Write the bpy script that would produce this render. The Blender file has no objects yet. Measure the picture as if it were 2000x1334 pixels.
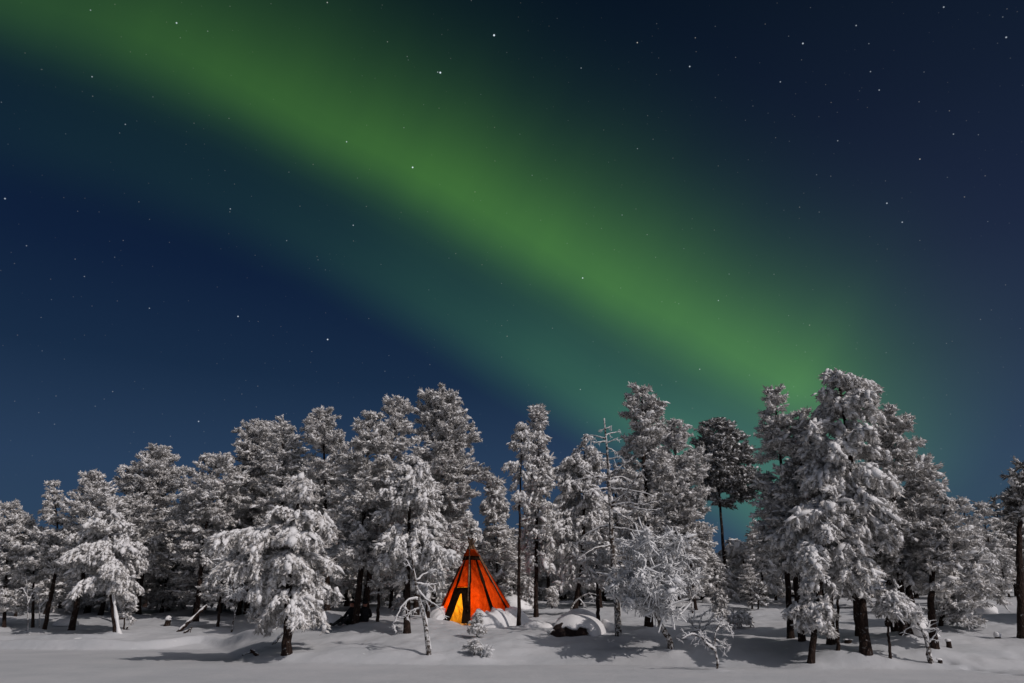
import bpy, math, random
import numpy as np
from mathutils import Vector
S = bpy.context.scene
COL = S.collection
R = math.radians

# ------------------------------------------------------------------ camera
PITCH = 0.3708; CAMZ = 1.7; FPX = 1333.0
cam = bpy.data.objects.new('camera', bpy.data.cameras.new('camera')); COL.objects.link(cam)
cam.data.sensor_width = 36; cam.data.lens = 24.0; cam.data.clip_end = 3000
cam.location = (0, 0, CAMZ); cam.rotation_euler = (math.pi/2 + PITCH, 0, 0)
S.camera = cam
CP, SP = math.cos(PITCH), math.sin(PITCH)
def ray(px, py):
    u = (px-1000)/FPX; v = (667-py)/FPX
    return np.array([u, CP - v*SP, SP + v*CP])
def unit(a):
    a = np.asarray(a, float); return a/np.linalg.norm(a)

# ------------------------------------------------------------------ moon
EL, AZ = R(37), math.atan2(-0.86, 1.0)
md = np.array([math.cos(EL)*math.cos(AZ), math.cos(EL)*math.sin(AZ), math.sin(EL)])
moon = bpy.data.objects.new('moon_light', bpy.data.lights.new('moon_light', 'SUN')); COL.objects.link(moon)
moon.data.energy = 1.9; moon.data.angle = R(0.5); moon.data.color = (1.0, 0.93, 0.90)
moon.rotation_euler = Vector(md).to_track_quat('Z', 'Y').to_euler()

# ------------------------------------------------------------------ world: night sky, aurora, stars
class NT:
    def __init__(s, tree): s.t = tree; s.l = tree.links
    def node(s, typ, **kw):
        n = s.t.nodes.new(typ)
        for k, v in kw.items(): setattr(n, k, v)
        return n
    def put(s, sock, v):
        if isinstance(v, bpy.types.NodeSocket): s.l.new(v, sock)
        elif v is not None: sock.default_value = v
    def m(s, op, a, b=None, c=None, clamp=False):
        n = s.node('ShaderNodeMath', operation=op, use_clamp=clamp)
        for i, v in enumerate((a, b, c)): s.put(n.inputs[i], v)
        return n.outputs[0]
    def v(s, op, a, b=None, out=0):
        n = s.node('ShaderNodeVectorMath', operation=op)
        s.put(n.inputs[0], a); s.put(n.inputs[1], b)
        return n.outputs[out]
    def scale(s, a, k):
        n = s.node('ShaderNodeVectorMath', operation='SCALE'); s.put(n.inputs[0], a); s.put(n.inputs[3], k); return n.outputs[0]
    def ramp(s, fac, pts, interp='LINEAR'):
        n = s.node('ShaderNodeValToRGB'); r = n.color_ramp; r.interpolation = interp
        while len(r.elements) < len(pts): r.elements.new(0.5)
        for e, (p, c) in zip(r.elements, pts):
            e.position = p; e.color = (*c, 1) if len(c) == 3 else c
        s.put(n.inputs[0], fac); return n.outputs[0]
    def noise(s, vec, scale, detail=3, rough=.5, out=0):
        n = s.node('ShaderNodeTexNoise'); s.put(n.inputs['Vector'], vec)
        n.inputs['Scale'].default_value = scale; n.inputs['Detail'].default_value = detail; n.inputs['Roughness'].default_value = rough
        return n.outputs[out]
    def mix(s, f, a, b, blend='MIX'):
        n = s.node('ShaderNodeMix', data_type='RGBA', blend_type=blend)
        s.put(n.inputs[0], f)
        for i, q in ((6, a), (7, b)):
            if isinstance(q, tuple) and len(q) == 3: q = (*q, 1)
            s.put(n.inputs[i], q)
        return n.outputs[2]

w = bpy.data.worlds.new('World'); S.world = w; w.use_nodes = True
w.node_tree.nodes.clear(); T = NT(w.node_tree)
D = T.node('ShaderNodeTexCoord').outputs['Generated']
sep = T.node('ShaderNodeSeparateXYZ'); T.put(sep.inputs[0], D)
sky = T.node('ShaderNodeTexSky', sky_type='NISHITA', sun_disc=False)
sky.sun_elevation = EL; sky.sun_rotation = math.atan2(md[0], md[1]); sky.altitude = 200
g = w.node_tree
base = T.ramp(sep.outputs[2], [(0.0, (.030, .062, .112)), (.17, (.021, .047, .100)), (.30, (.0088, .0245, .060)), (.42, (.0046, .0140, .043)), (.58, (.0025, .0085, .027)), (.78, (.0011, .0045, .013)), (1, (.001, .003, .010))])
A, B = unit(ray(560, 195)), unit(ray(1400, 668))
N = unit(np.cross(A, B)); N = N if np.dot(N, ray(600, 600)) > 0 else -N     # positive side: lower left
E1 = A; E2 = unit(np.cross(N, A)); E2 = E2 if np.dot(E2, B) > 0 else -E2
s_ = T.m('ARCSINE', T.v('DOT_PRODUCT', D, tuple(N), 1))
t_ = T.m('ARCTAN2', T.v('DOT_PRODUCT', D, tuple(E2), 1), T.v('DOT_PRODUCT', D, tuple(E1), 1))
wob = T.m('MULTIPLY', T.m('SUBTRACT', T.noise(D, 2.6, 3), .5), .045)
bend = T.m('MULTIPLY', T.m('POWER', T.m('MINIMUM', t_, 0.0), 2), -.45)
s = T.m('ADD', T.m('ADD', s_, wob), bend)
s01 = T.m('MULTIPLY_ADD', s, 1.25, .5, clamp=True)      # s in -.4 .. .4 -> 0 .. 1
def fstops(fn, a, b, n):
    return [(a+(b-a)*i/(n-1), (float(fn(((a+(b-a)*i/(n-1))-.5)/1.25)),)*3) for i in range(n)]
ss = lambda x: (lambda q: q*q*(3-2*q))(min(1, max(0, x)))
main = T.ramp(s01, fstops(lambda q: math.exp(-(abs(q)/.105)**1.35) if q < 0 else math.exp(-(q/.056)**2), .08, .72, 28))
low = T.ramp(s01, fstops(lambda q: ss((q-.0)/.15)*(1-ss((q-.150)/.085)), .45, .85, 20))
t01 = T.m('MULTIPLY_ADD', t_, .5, .3, clamp=True)
tr = lambda pts: T.ramp(t01, [(t*.5+.3, (v,)*3) for t, v in pts])
mi = tr([(-.5, .25), (-.25, .42), (-.1, .60), (0, .68), (.35, .95), (.6, 1.0), (.80, 1.12), (.90, .6), (1.03, .08), (1.2, 0)])
li = tr([(-.5, .03), (-.1, .16), (.12, .26), (.32, .55), (.55, 1.05), (.72, 1.5), (.86, 1.6), (.95, .35), (1.05, .0)])
lown = T.m('MULTIPLY_ADD', T.noise(D, 3.0, 2), .7, .65)
cmb = T.node('ShaderNodeCombineXYZ'); T.put(cmb.inputs[0], T.m('MULTIPLY', t_, 7.0)); T.put(cmb.inputs[1], T.m('MULTIPLY', s_, 1.6))
main = T.m('MULTIPLY', main, T.m('MULTIPLY_ADD', T.noise(cmb.outputs[0], 1.0, 3, .6), .42, .79))
aur = T.v('ADD', T.scale((.050, .158, .012), T.m('MULTIPLY', main, mi)), T.scale((.020, .074, .020), T.m('MULTIPLY', T.m('MULTIPLY', low, li), lown)))
front = T.m('GREATER_THAN', T.v('DOT_PRODUCT', D, (0, 1, 0), 1), -.3)
skyc = T.v('ADD', base, T.v('ADD', T.scale(aur, front), T.scale(sky.outputs[0], .0003)))
# moonlit haze: the sky brightens towards the moon
hal = T.m('POWER', T.m('DIVIDE', T.m('MAXIMUM', T.m('SUBTRACT', T.v('DOT_PRODUCT', D, tuple(md), 1), .60), 0.0), .40), 1.5)
skyc = T.v('ADD', skyc, T.scale((.74, .74, .82), hal))
gl = T.m('MULTIPLY', T.m('SUBTRACT', 1.0, T.v('DISTANCE', D, tuple(unit(ray(1900, 660))), 1), None, True), 1.0)
skyc = T.v('ADD', skyc, T.scale((.011, .009, .012), T.m('POWER', gl, 3)))
# stars
def stars(scale, rad, gain, pw, off):
    vo = T.node('ShaderNodeTexVoronoi'); vo.inputs['Scale'].default_value = scale
    T.put(vo.inputs['Vector'], T.v('ADD', D, off))
    d = T.m('SUBTRACT', 1.0, T.m('DIVIDE', vo.outputs['Distance'], rad), None, True)
    sc = T.node('ShaderNodeSeparateXYZ'); T.put(sc.inputs[0], vo.outputs['Color'])
    b = T.m('MULTIPLY', T.m('POWER', sc.outputs[0], pw), gain)
    col = T.mix(sc.outputs[1], (.75, .88, 1.0), (1.0, .93, .82))
    return T.scale(col, T.m('MULTIPLY', T.m('POWER', d, 1.4), b))
skyc = T.v('ADD', skyc, T.v('ADD', stars(62, .062, .40, 5, (3.1, 7.7, 1.3)), stars(30, .032, .9, 4, (9.1, 2.2, 5.5))))
skyc = T.v('ADD', skyc, stars(105, .095, .24, 3, (1.7, 4.4, 8.3)))
for (px, py, b) in [(965,69,1.6),(860,142,1.5),(806,327,1.3),(345,45,.9),(640,663,1.1),(1138,543,1.0),(1347,130,.8),(465,618,.8),(1568,85,.9),(1672,50,.5),(10,388,.7),(690,440,.6),(388,823,.7),(1732,397,.7),(1762,434,.6),(1965,73,.7),(450,408,.5),(677,277,.7),(180,150,.5),(1403,587,.5),(245,243,.4),(1843,14,.6),(855,141,.5),(292,602,.4),(1524,160,.5),(1717,176,.5),(1862,262,.4),(1636,275,.4),(52,480,.3),(165,540,.3),(560,470,.3),(1135,133,.4),(177,20,.4),(1700,140,.4),(1215,420,.3)]:
    d = T.v('DISTANCE', D, tuple(unit(ray(px, py))), 1)
    k = T.m('SUBTRACT', 1.0, T.m('DIVIDE', d, .0008 + .00045*b), None, True)
    skyc = T.v('ADD', skyc, T.scale((.8, .9, 1.0), T.m('MULTIPLY', k, b)))
bg = T.node('ShaderNodeBackground'); T.put(bg.inputs[0], skyc); bg.inputs[1].default_value = 1.0
out = T.node('ShaderNodeOutputWorld'); T.l.new(bg.outputs[0], out.inputs[0])

S.view_settings.view_transform = 'Standard'; S.view_settings.look = 'None'
S.view_settings.exposure = 0; S.view_settings.gamma = 1
S.render.engine = 'CYCLES'
S.cycles.max_bounces = 6; S.cycles.diffuse_bounces = 3; S.cycles.transparent_max_bounces = 6
S.cycles.sample_clamp_indirect = 3
S.cycles.use_denoising = True

# ------------------------------------------------------------------ materials
def mat(name, fn):
    m = bpy.data.materials.new(name); m.use_nodes = True; m.node_tree.nodes.clear()
    t = NT(m.node_tree); sh = fn(t)
    o = t.node('ShaderNodeOutputMaterial'); t.l.new(sh, o.inputs[0]); return m
def prin(t, col, rough=.8, normal=None, spec=.3, **kw):
    p = t.node('ShaderNodeBsdfPrincipled')
    if isinstance(col, tuple) and len(col) == 3: col = (*col, 1)
    t.put(p.inputs['Base Color'], col); t.put(p.inputs['Roughness'], rough)
    p.inputs['Specular IOR Level'].default_value = spec
    if normal is not None: t.put(p.inputs['Normal'], normal)
    return p.outputs[0]
def bump(t, h, dist, strength=1.0):
    b = t.node('ShaderNodeBump'); b.inputs['Strength'].default_value = strength; b.inputs['Distance'].default_value = dist
    t.put(b.inputs['Height'], h); return b.outputs[0]
def obco(t): return t.node('ShaderNodeTexCoord').outputs['Object']

def m_ground(t):
    P = t.node('ShaderNodeNewGeometry').outputs['Position']
    a = t.noise(P, .5, 4); b = t.noise(P, 3.2, 4); c = t.noise(P, 34, 3, .7)
    h = t.m('ADD', t.m('MULTIPLY', b, .6), t.m('MULTIPLY', c, .22))
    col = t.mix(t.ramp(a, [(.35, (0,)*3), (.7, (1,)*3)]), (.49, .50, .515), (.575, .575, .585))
    n = bump(t, h, .075, .65)
    sn = prin(t, col, .75, n, .25)
    # scattered ice crystals that catch the moon
    vo = t.node('ShaderNodeTexVoronoi'); vo.inputs['Scale'].default_value = 9; t.put(vo.inputs['Vector'], P)
    sc = t.node('ShaderNodeSeparateXYZ'); t.put(sc.inputs[0], vo.outputs['Color'])
    dot = t.m('MULTIPLY', t.m('LESS_THAN', vo.outputs['Distance'], .09), t.m('GREATER_THAN', sc.outputs[0], .80))
    gl = t.node('ShaderNodeBsdfGlossy'); gl.inputs['Roughness'].default_value = .32
    gn = t.v('NORMALIZE', t.v('ADD', tuple(unit(md + np.array([0, -1, .03]))), t.scale(t.v('SUBTRACT', vo.outputs['Color'], (.5, .5, .5)), .9)))
    t.put(gl.inputs['Normal'], gn)
    mx = t.node('ShaderNodeMixShader'); t.put(mx.inputs[0], dot); t.l.new(sn, mx.inputs[1]); t.l.new(gl.outputs[0], mx.inputs[2])
    return mx.outputs[0]
def m_snow(t):
    P = t.node('ShaderNodeNewGeometry').outputs['Position']
    a = t.noise(P, 1.3, 3); c = t.noise(P, 22, 3, .65)
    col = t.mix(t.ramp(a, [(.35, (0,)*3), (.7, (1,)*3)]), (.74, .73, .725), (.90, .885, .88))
    return prin(t, col, .8, bump(t, c, .03, .8), .2)
def m_rime(t):
    P = t.node('ShaderNodeNewGeometry').outputs['Position']
    a = t.noise(P, 3.5, 3)
    return prin(t, t.mix(t.ramp(a, [(.35, (0,)*3), (.65, (1,)*3)]), (.66, .66, .665), (.90, .895, .895)), .8, bump(t, t.noise(P, 30, 2), .02, .8), .2)
def needles(frost, lo, hi):
    def f(t):
        P = t.node('ShaderNodeNewGeometry').outputs['Position']
        a = t.noise(P, 2.2, 2); b = t.noise(P, 26, 2)
        k = t.m('ADD', t.m('MULTIPLY', a, .5), t.m('MULTIPLY', b, .5))
        col = t.ramp(k, [(lo-.04, (.075, .068, .055)), (lo+.06, tuple(x*.42 for x in frost)), ((lo+hi)/2+.02, tuple(x*.72 for x in frost)), (hi, frost)])
        return prin(t, col, .75, None, .25)
    return f
def m_bark(t):
    P = obco(t)
    mp = t.node('ShaderNodeMapping'); mp.inputs['Scale'].default_value = (9, 9, 2.2); t.put(mp.inputs[0], P)
    n = t.noise(mp.outputs[0], 2.4, 5, .7)
    vo = t.node('ShaderNodeTexVoronoi', feature='DISTANCE_TO_EDGE'); vo.inputs['Scale'].default_value = 2.2; t.put(vo.inputs[0], mp.outputs[0])
    col = t.ramp(n, [(.3, (.012, .008, .007)), (.55, (.036, .022, .017)), (.75, (.085, .056, .044))])
    fr = t.ramp(t.noise(P, 7, 4, .75), [(.60, (0,)*3), (.68, (1,)*3)])
    col = t.mix(t.m('MULTIPLY', fr, .55), col, (.5, .5, .5))
    h = t.m('ADD', n, t.m('MULTIPLY', vo.outputs[0], 1.5))
    return prin(t, col, .9, bump(t, h, .05, 1.0), .15)
def m_frostbark(t):
    P = obco(t)
    fr = t.ramp(t.noise(P, 9, 4, .75), [(.47, (0,)*3), (.58, (1,)*3)])
    col = t.mix(fr, (.05, .036, .028), (.62, .61, .60))
    return prin(t, col, .9, bump(t, t.noise(P, 16, 4, .7), .04, 1), .15)
def m_twig(t):
    P = obco(t)
    fr = t.ramp(t.noise(P, 12, 3, .7), [(.42, (0,)*3), (.55, (1,)*3)])
    return prin(t, t.mix(fr, (.055, .042, .034), (.5, .49, .48)), .85, None, .2)
def m_rock(t):
    P = obco(t); n = t.noise(P, 5, 6, .65)
    return prin(t, t.ramp(n, [(.3, (.008, .006, .006)), (.6, (.035, .02, .016)), (.8, (.08, .045, .035))]), .85, bump(t, n, .12, 1))
def fabric(colr, trans, wt):
    def f(t):
        P = obco(t)
        mp = t.node('ShaderNodeMapping'); mp.inputs['Scale'].default_value = (3, 3, 1.1); t.put(mp.inputs[0], P)
        n = t.noise(mp.outputs[0], 3.2, 4, .6)
        c = t.mix(n, tuple(x*.62 for x in colr), tuple(min(1, x*1.2) for x in colr))
        c2 = t.mix(n, tuple(x*.6 for x in trans), tuple(min(1, x*1.15) for x in trans))
        nb = bump(t, t.m('ADD', n, t.m('MULTIPLY', t.noise(P, 60, 2), .06)), .08, .9)
        d = t.node('ShaderNodeBsdfDiffuse'); t.put(d.inputs[0], c); t.put(d.inputs['Normal'], nb)
        tr = t.node('ShaderNodeBsdfTranslucent'); t.put(tr.inputs[0], c2); t.put(tr.inputs['Normal'], nb)
        mx = t.node('ShaderNodeMixShader'); mx.inputs[0].default_value = wt
        t.l.new(d.outputs[0], mx.inputs[1]); t.l.new(tr.outputs[0], mx.inputs[2]); return mx.outputs[0]
    return f
M = {}
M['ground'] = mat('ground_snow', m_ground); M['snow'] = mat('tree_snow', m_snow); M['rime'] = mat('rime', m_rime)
M['needle'] = mat('frosted_needles', needles((.66, .63, .60), .33, .56))
M['needle_dark'] = mat('bare_needles', needles((.34, .32, .30), .40, .66))
M['bark'] = mat('pine_bark', m_bark); M['frostbark'] = mat('frosted_bark', m_frostbark); M['twig'] = mat('frosted_twig', m_twig)
M['rock'] = mat('dark_rock', m_rock)
M['canvas'] = mat('orange_canvas', fabric((.60, .085, .012), (.90, .125, .008), .58))
M['door'] = mat('door_canvas', fabric((.80, .42, .05), (1.0, .62, .07), .7))
M['canvas_dark'] = mat('brown_canvas', fabric((.028, .016, .010), (.03, .012, .006), .2))
M['wood'] = mat('pole_wood', lambda t: prin(t, t.ramp(t.noise(obco(t), 14, 4), [(.3, (.09, .05, .03)), (.7, (.30, .18, .10))]), .8))
M['cloth'] = mat('black_cloth', lambda t: prin(t, t.ramp(t.noise(obco(t), 12, 3), [(.3, (.006, .006, .008)), (.8, (.02, .02, .024))]), .85, bump(t, t.noise(obco(t), 14, 3), .03, .6), .2))
M['skin'] = mat('skin', lambda t: prin(t, (.38, .17, .12), .6))
M['boot'] = mat('boot_rubber', lambda t: prin(t, t.ramp(t.noise(obco(t), 20, 3), [(.3, (.012, .012, .013)), (.8, (.03, .03, .03))]), .55, None, .4))
def m_flame(t):
    e = t.node('ShaderNodeEmission'); e.inputs[0].default_value = (1, .33, .05, 1); e.inputs[1].default_value = 6; return e.outputs[0]
M['flame'] = mat('flame', m_flame)

# ------------------------------------------------------------------ mesh helpers
class MB:
    """collects triangles with a material slot each; build() links them as ONE mesh object"""
    def __init__(s): s.v = []; s.f = []; s.m = []; s.n = 0
    def add(s, v, f, mi=0):
        v = np.asarray(v, np.float32).reshape(-1, 3); f = np.asarray(f, np.int32).reshape(-1, 3)
        s.v.append(v); s.f.append(f + s.n); s.n += len(v)
        s.m.append(np.full(len(f), mi, np.int32) if np.isscalar(mi) else np.asarray(mi, np.int32)); return s
    def build(s, name, mats, parent=None, loc=None, smooth=True):
        v = np.concatenate(s.v); f = np.concatenate(s.f); mi = np.concatenate(s.m)
        me = bpy.data.meshes.new(name)
        me.vertices.add(len(v)); me.vertices.foreach_set('co', v.ravel())
        me.loops.add(len(f)*3); me.loops.foreach_set('vertex_index', f.ravel())
        me.polygons.add(len(f)); me.polygons.foreach_set('loop_start', np.arange(0, len(f)*3, 3, dtype=np.int32))
        me.polygons.foreach_set('material_index', mi)
        me.polygons.foreach_set('use_smooth', np.full(len(f), smooth, bool))
        for m_ in mats: me.materials.append(M[m_])
        me.update(); me.validate()
        o = bpy.data.objects.new(name, me); COL.objects.link(o)
        if parent is not None: o.parent = parent
        if loc is not None: o.location = loc
        return o
def tag(o, label=None, cat=None, group=None, kind=None):
    for k, x in (('label', label), ('category', cat), ('group', group), ('kind', kind)):
        if x: o[k] = x
    return o
def empty(name, loc, label, cat, group=None):
    o = bpy.data.objects.new(name, None); COL.objects.link(o); o.location = [float(q) for q in loc]; o.empty_display_size = .2
    return tag(o, label, cat, group)

def tubes(P, Rr, sides=5, cap=True):
    """P [n,k,3] polylines, Rr [n,k] radii -> verts, tris"""
    P = np.asarray(P, float); Rr = np.asarray(Rr, float)
    n, k, _ = P.shape
    Tn = np.gradient(P, axis=1); Tn /= np.linalg.norm(Tn, axis=2, keepdims=True) + 1e-9
    up = np.tile(np.array([0.13, 0.31, 1.0]), (n, k, 1))
    mean = np.abs(Tn.mean(axis=1)[:, 2]) > .8
    up[mean] = np.array([1.0, .2, .05])
    X = np.cross(Tn, up); X /= np.linalg.norm(X, axis=2, keepdims=True) + 1e-9
    Y = np.cross(Tn, X)
    a = np.arange(sides)*2*math.pi/sides
    V = P[:, :, None, :] + Rr[:, :, None, None]*(np.cos(a)[None, None, :, None]*X[:, :, None, :] + np.sin(a)[None, None, :, None]*Y[:, :, None, :])
    V = V.reshape(-1, 3)
    i = np.arange(n)[:, None, None]*k*sides; j = np.arange(k-1)[None, :, None]*sides; q = np.arange(sides)[None, None, :]
    q2 = (q+1) % sides
    a0 = i+j+q; a1 = i+j+q2; b0 = a0+sides; b1 = a1+sides
    F = np.concatenate([np.stack([a0, a1, b1], -1).reshape(-1, 3), np.stack([a0, b1, b0], -1).reshape(-1, 3)])
    if cap:
        e = (np.arange(n)*k*sides + (k-1)*sides)[:, None]
        c = np.arange(1, sides-1)[None, :]
        F = np.concatenate([F, np.stack([e+0*c, e+c, e+c+1], -1).reshape(-1, 3)])
        e = (np.arange(n)*k*sides)[:, None]
        F = np.concatenate([F, np.stack([e+0*c, e+c+1, e+c], -1).reshape(-1, 3)])
    return V, F
def resample(pts, k):
    pts = np.asarray(pts, float)
    if len(pts) > 2:   # Catmull-Rom
        p = np.vstack([2*pts[0]-pts[1], pts, 2*pts[-1]-pts[-2]]); o = []
        for i in range(1, len(p)-2):
            for t in np.linspace(0, 1, 12, endpoint=False):
                o.append(.5*((2*p[i]) + (-p[i-1]+p[i+1])*t + (2*p[i-1]-5*p[i]+4*p[i+1]-p[i+2])*t*t + (-p[i-1]+3*p[i]-3*p[i+1]+p[i+2])*t**3))
        o.append(pts[-1]); pts = np.array(o)
    d = np.r_[0, np.cumsum(np.linalg.norm(np.diff(pts, axis=0), axis=1))]
    q = np.linspace(0, d[-1], k)
    return np.stack([np.interp(q, d, pts[:, c]) for c in range(3)], 1)

def ico(sub):
    import bmesh
    bm = bmesh.new(); bmesh.ops.create_icosphere(bm, subdivisions=sub, radius=1)
    v = np.array([x.co[:] for x in bm.verts]); f = np.array([[y.index for y in x.verts] for x in bm.faces]); bm.free(); return v, f
ICO = {1: ico(1), 2: ico(2), 3: ico(3), 4: ico(4)}

# cheap value noise
_rs = np.random.RandomState(5); _G = _rs.rand(256, 256)
def vnoise(x, y):
    x = np.asarray(x, float); y = np.asarray(y, float)
    xi = np.floor(x).astype(int); yi = np.floor(y).astype(int); fx = x-xi; fy = y-yi
    fx = fx*fx*(3-2*fx); fy = fy*fy*(3-2*fy)
    g = lambda a, b: _G[a & 255, b & 255]
    return (g(xi, yi)*(1-fx)+g(xi+1, yi)*fx)*(1-fy) + (g(xi, yi+1)*(1-fx)+g(xi+1, yi+1)*fx)*fy - .5
def sst(x): x = np.clip(x, 0, 1); return x*x*(3-2*x)

# ------------------------------------------------------------------ terrain
def shore(x):
    return 24 + 8.2*sst((-x-8.0)/5.5) - 2.6*np.clip(x/17, 0, 1.6) + .5*np.sin(x*.45)
MOUNDS = []
def terr0(x, y):
    x = np.asarray(x, float); y = np.asarray(y, float)
    d = y - shore(x)
    dp = np.maximum(d, 0)
    z = .75*(1-np.exp(-dp/3.0)) + .045*np.minimum(dp, 130)
    z = z - .10*np.exp(-((d+1.2)/1.1)**2)*0
    k = sst((d+1.0)/2.5)
    z = z + k*(.30*vnoise(x*.22+3, y*.22) + .13*vnoise(x*.7, y*.7+9) + .05*vnoise(x*1.9+5, y*1.9)) + .012*vnoise(x*.9, y*.5)
    return z
def seg(x, y, pts):
    """distance to a polyline and arclength"""
    best = np.full(np.shape(x), 1e9); al = np.zeros(np.shape(x)); acc = 0
    for (x0, y0), (x1, y1) in zip(pts[:-1], pts[1:]):
        L = math.hypot(x1-x0, y1-y0); t = np.clip(((x-x0)*(x1-x0)+(y-y0)*(y1-y0))/(L*L), 0, 1)
        d = np.hypot(x-x0-t*(x1-x0), y-y0-t*(y1-y0)); b = d < best
        best = np.where(b, d, best); al = np.where(b, acc+t*L, al); acc += L
    return best, al
def hit(px, py, fn=None):
    fn = fn or terr0; r = ray(px, py); t = np.arange(14, 260, .02)
    X = t*r[0]; Yv = t*r[1]; Z = CAMZ + t*r[2]
    b = np.nonzero(Z <= fn(X, Yv))[0]
    if len(b) == 0: raise ValueError((px, py))
    i = b[0]; return np.array([X[i], Yv[i], float(fn(X[i], Yv[i]))])
def at(px, py, Y):
    r = ray(px, py); t = Y/r[1]; return np.array([t*r[0], Y, CAMZ + t*r[2]])
def curve(pxs, n=40):
    P = np.array([hit(*p)[:2] for p in pxs]); P3 = np.c_[P, np.zeros(len(P))]
    return [tuple(q) for q in resample(P3, n)[:, :2]]
TRACK = curve([(-60, 1264), (120, 1267), (240, 1269), (320, 1266), (400, 1257), (480, 1250), (560, 1246)])
TRACK2 = curve([(-60, 1255), (60, 1257), (140, 1259), (220, 1262)])
TKX, TKY = np.array(TRACK).T; TKX2, TKY2 = np.array(TRACK2).T
FOOT = curve([(1838, 1289), (1880, 1300), (1920, 1310), (1990, 1318), (2040, 1322)])
def terr(x, y):
    z = terr0(x, y)
    x = np.asarray(x, float); y = np.asarray(y, float)
    sd = y - np.interp(x, TKX, TKY); fade = sst((TKX[-1]-x)/2.0)
    z = z + fade*.27*sst((sd+.05)/.24)*np.exp(-np.maximum(sd-.3, 0)/1.2)*(1+.35*vnoise(x*.8, 0*x+2))
    sd = y - np.interp(x, TKX2, TKY2); fade = sst((TKX2[-1]-x)/1.5)
    z = z + fade*.14*sst((sd+.05)/.22)*np.exp(-np.maximum(sd-.3, 0)/.8)
    k = sst(y-shore(x)); z = z + k*(.045*vnoise(x*3.1, y*3.1+4) + .10*np.maximum(vnoise(x*1.15+40, y*1.15)-.12, 0))
    d, a = seg(x, y, FOOT); z = z - .15*np.exp(-(d/.17)**2)*(.55+.45*np.sin(a*9))
    for (mx, my, h, r) in MOUNDS:
        q = ((x-mx)**2+(y-my)**2)/(r*r); z = z + h*np.exp(-q)
    return z

# ------------------------------------------------------------------ tufts
rs = np.random.RandomState(11)
def rand_rot_noise(v, amp, freq, seed):
    r = np.random.RandomState(seed); out = np.zeros(len(v))
    for _ in range(5):
        k = r.normal(size=3)*freq; out += np.sin(v@k + r.rand()*6.3)
    return amp*out/5
def tuft_template(seed, detail, style):
    """local frame: +x along the twig, +z up. returns verts, faces, matidx (0 snow, 1 needle)"""
    r = np.random.RandomState(seed); V = []; F = []; Mi = []; n = 0
    if style == 'frost':       # rime fingers
        nf = 7 if detail > 1 else 5
        K = 4
        P = np.zeros((nf, K, 3)); Rr = np.zeros((nf, K))
        for i in range(nf):
            a = r.uniform(-2.2, 2.2); el = r.uniform(-.7, .9); L = r.uniform(.35, 1.15)
            d = np.array([math.cos(a)*math.cos(el), math.sin(a)*math.cos(el), math.sin(el)])
            st = np.array([r.uniform(-.6, .6), r.uniform(-.15, .15), 0]); cu = r.normal(size=3)*.7 - [0, 0, .35]
            for k in range(K):
                t = k/(K-1); P[i, k] = st + d*L*t*.9 + cu*L*t*t*.8
                Rr[i, k] = .13*(1-.5*t)*r.uniform(.75, 1.25)
        v, f = tubes(P, Rr, 4, False); return v, f, np.zeros(len(f), np.int32)
    iv, jf = ICO[1]
    if style == 'pad':
        v = iv*(1 + rand_rot_noise(iv, .9, 2.4, seed*7))[:, None]*[r.uniform(.75, 1.0), r.uniform(.34, .5), r.uniform(.2, .3)]
        v[:, 2] -= .16*v[:, 0]**2; v[:, 2] = np.where(v[:, 2] < -.04, -.04+(v[:, 2]+.04)*.5, v[:, 2])
        return v, jf, np.zeros(len(jf), np.int32)
    lumps = 2 if detail > 1 else 1
    for j in range(lumps):
        v = iv.copy(); v *= (1 + rand_rot_noise(iv, .8, 2.2, seed*7+j))[:, None]
        sx, sy, sz = r.uniform(.45, .74), r.uniform(.20, .34), r.uniform(.17, .28)
        if style == 'light': sx, sy, sz = sx*.8, sy*.75, sz*.6
        if lumps == 2: sx *= .75; sy *= .95
        v = v*np.array([sx, sy, sz])
        off = np.array([.05, 0, .10]) if lumps == 1 else (np.array([-.30, r.uniform(-.12, .12), .10]) if j == 0 else np.array([.35, r.uniform(-.2, .2), .06]))
        v = v + off
        v[:, 2] -= .28*np.clip(v[:, 0], -.2, 2)**2
        v[:, 2] = np.where(v[:, 2] < -.02, -.02+(v[:, 2]+.02)*.5, v[:, 2])
        V.append(v); F.append(jf+n); n += len(v); Mi.append(np.zeros(len(jf), np.int32))
    nb = {3: 26, 2: 18, 1: 11}[detail]
    if style == 'light': nb = int(nb*1.3)
    for _ in range(nb):      # needle bundles: one slim triangle each
        x0 = r.uniform(-.6, .6); a = r.uniform(0, 2*math.pi); L = r.uniform(.45, .75)
        d = unit(np.array([r.uniform(.4, 1.1), math.cos(a), math.sin(a)*.9 - .15]))
        b = np.array([x0, 0, 0]); sd = unit(np.cross(d, r.normal(size=3)))*.075
        v = np.array([b-sd*.6, b+sd*.6, b+d*L*.6+sd, b+d*L*.6-sd, b+d*L]); V.append(v)
        F.append(np.array([[0, 1, 2], [0, 2, 3], [3, 2, 4]])+n); n += 5; Mi.append(np.ones(3, np.int32))
    return np.concatenate(V), np.concatenate(F), np.concatenate(Mi)
TPL = {(st, d): [tuft_template(100*d+17*i+hash_, d, st) for i in range(7)] for st, hash_ in (('snow', 1), ('light', 2), ('frost', 3), ('pad', 4)) for d in (1, 2, 3)}

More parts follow.
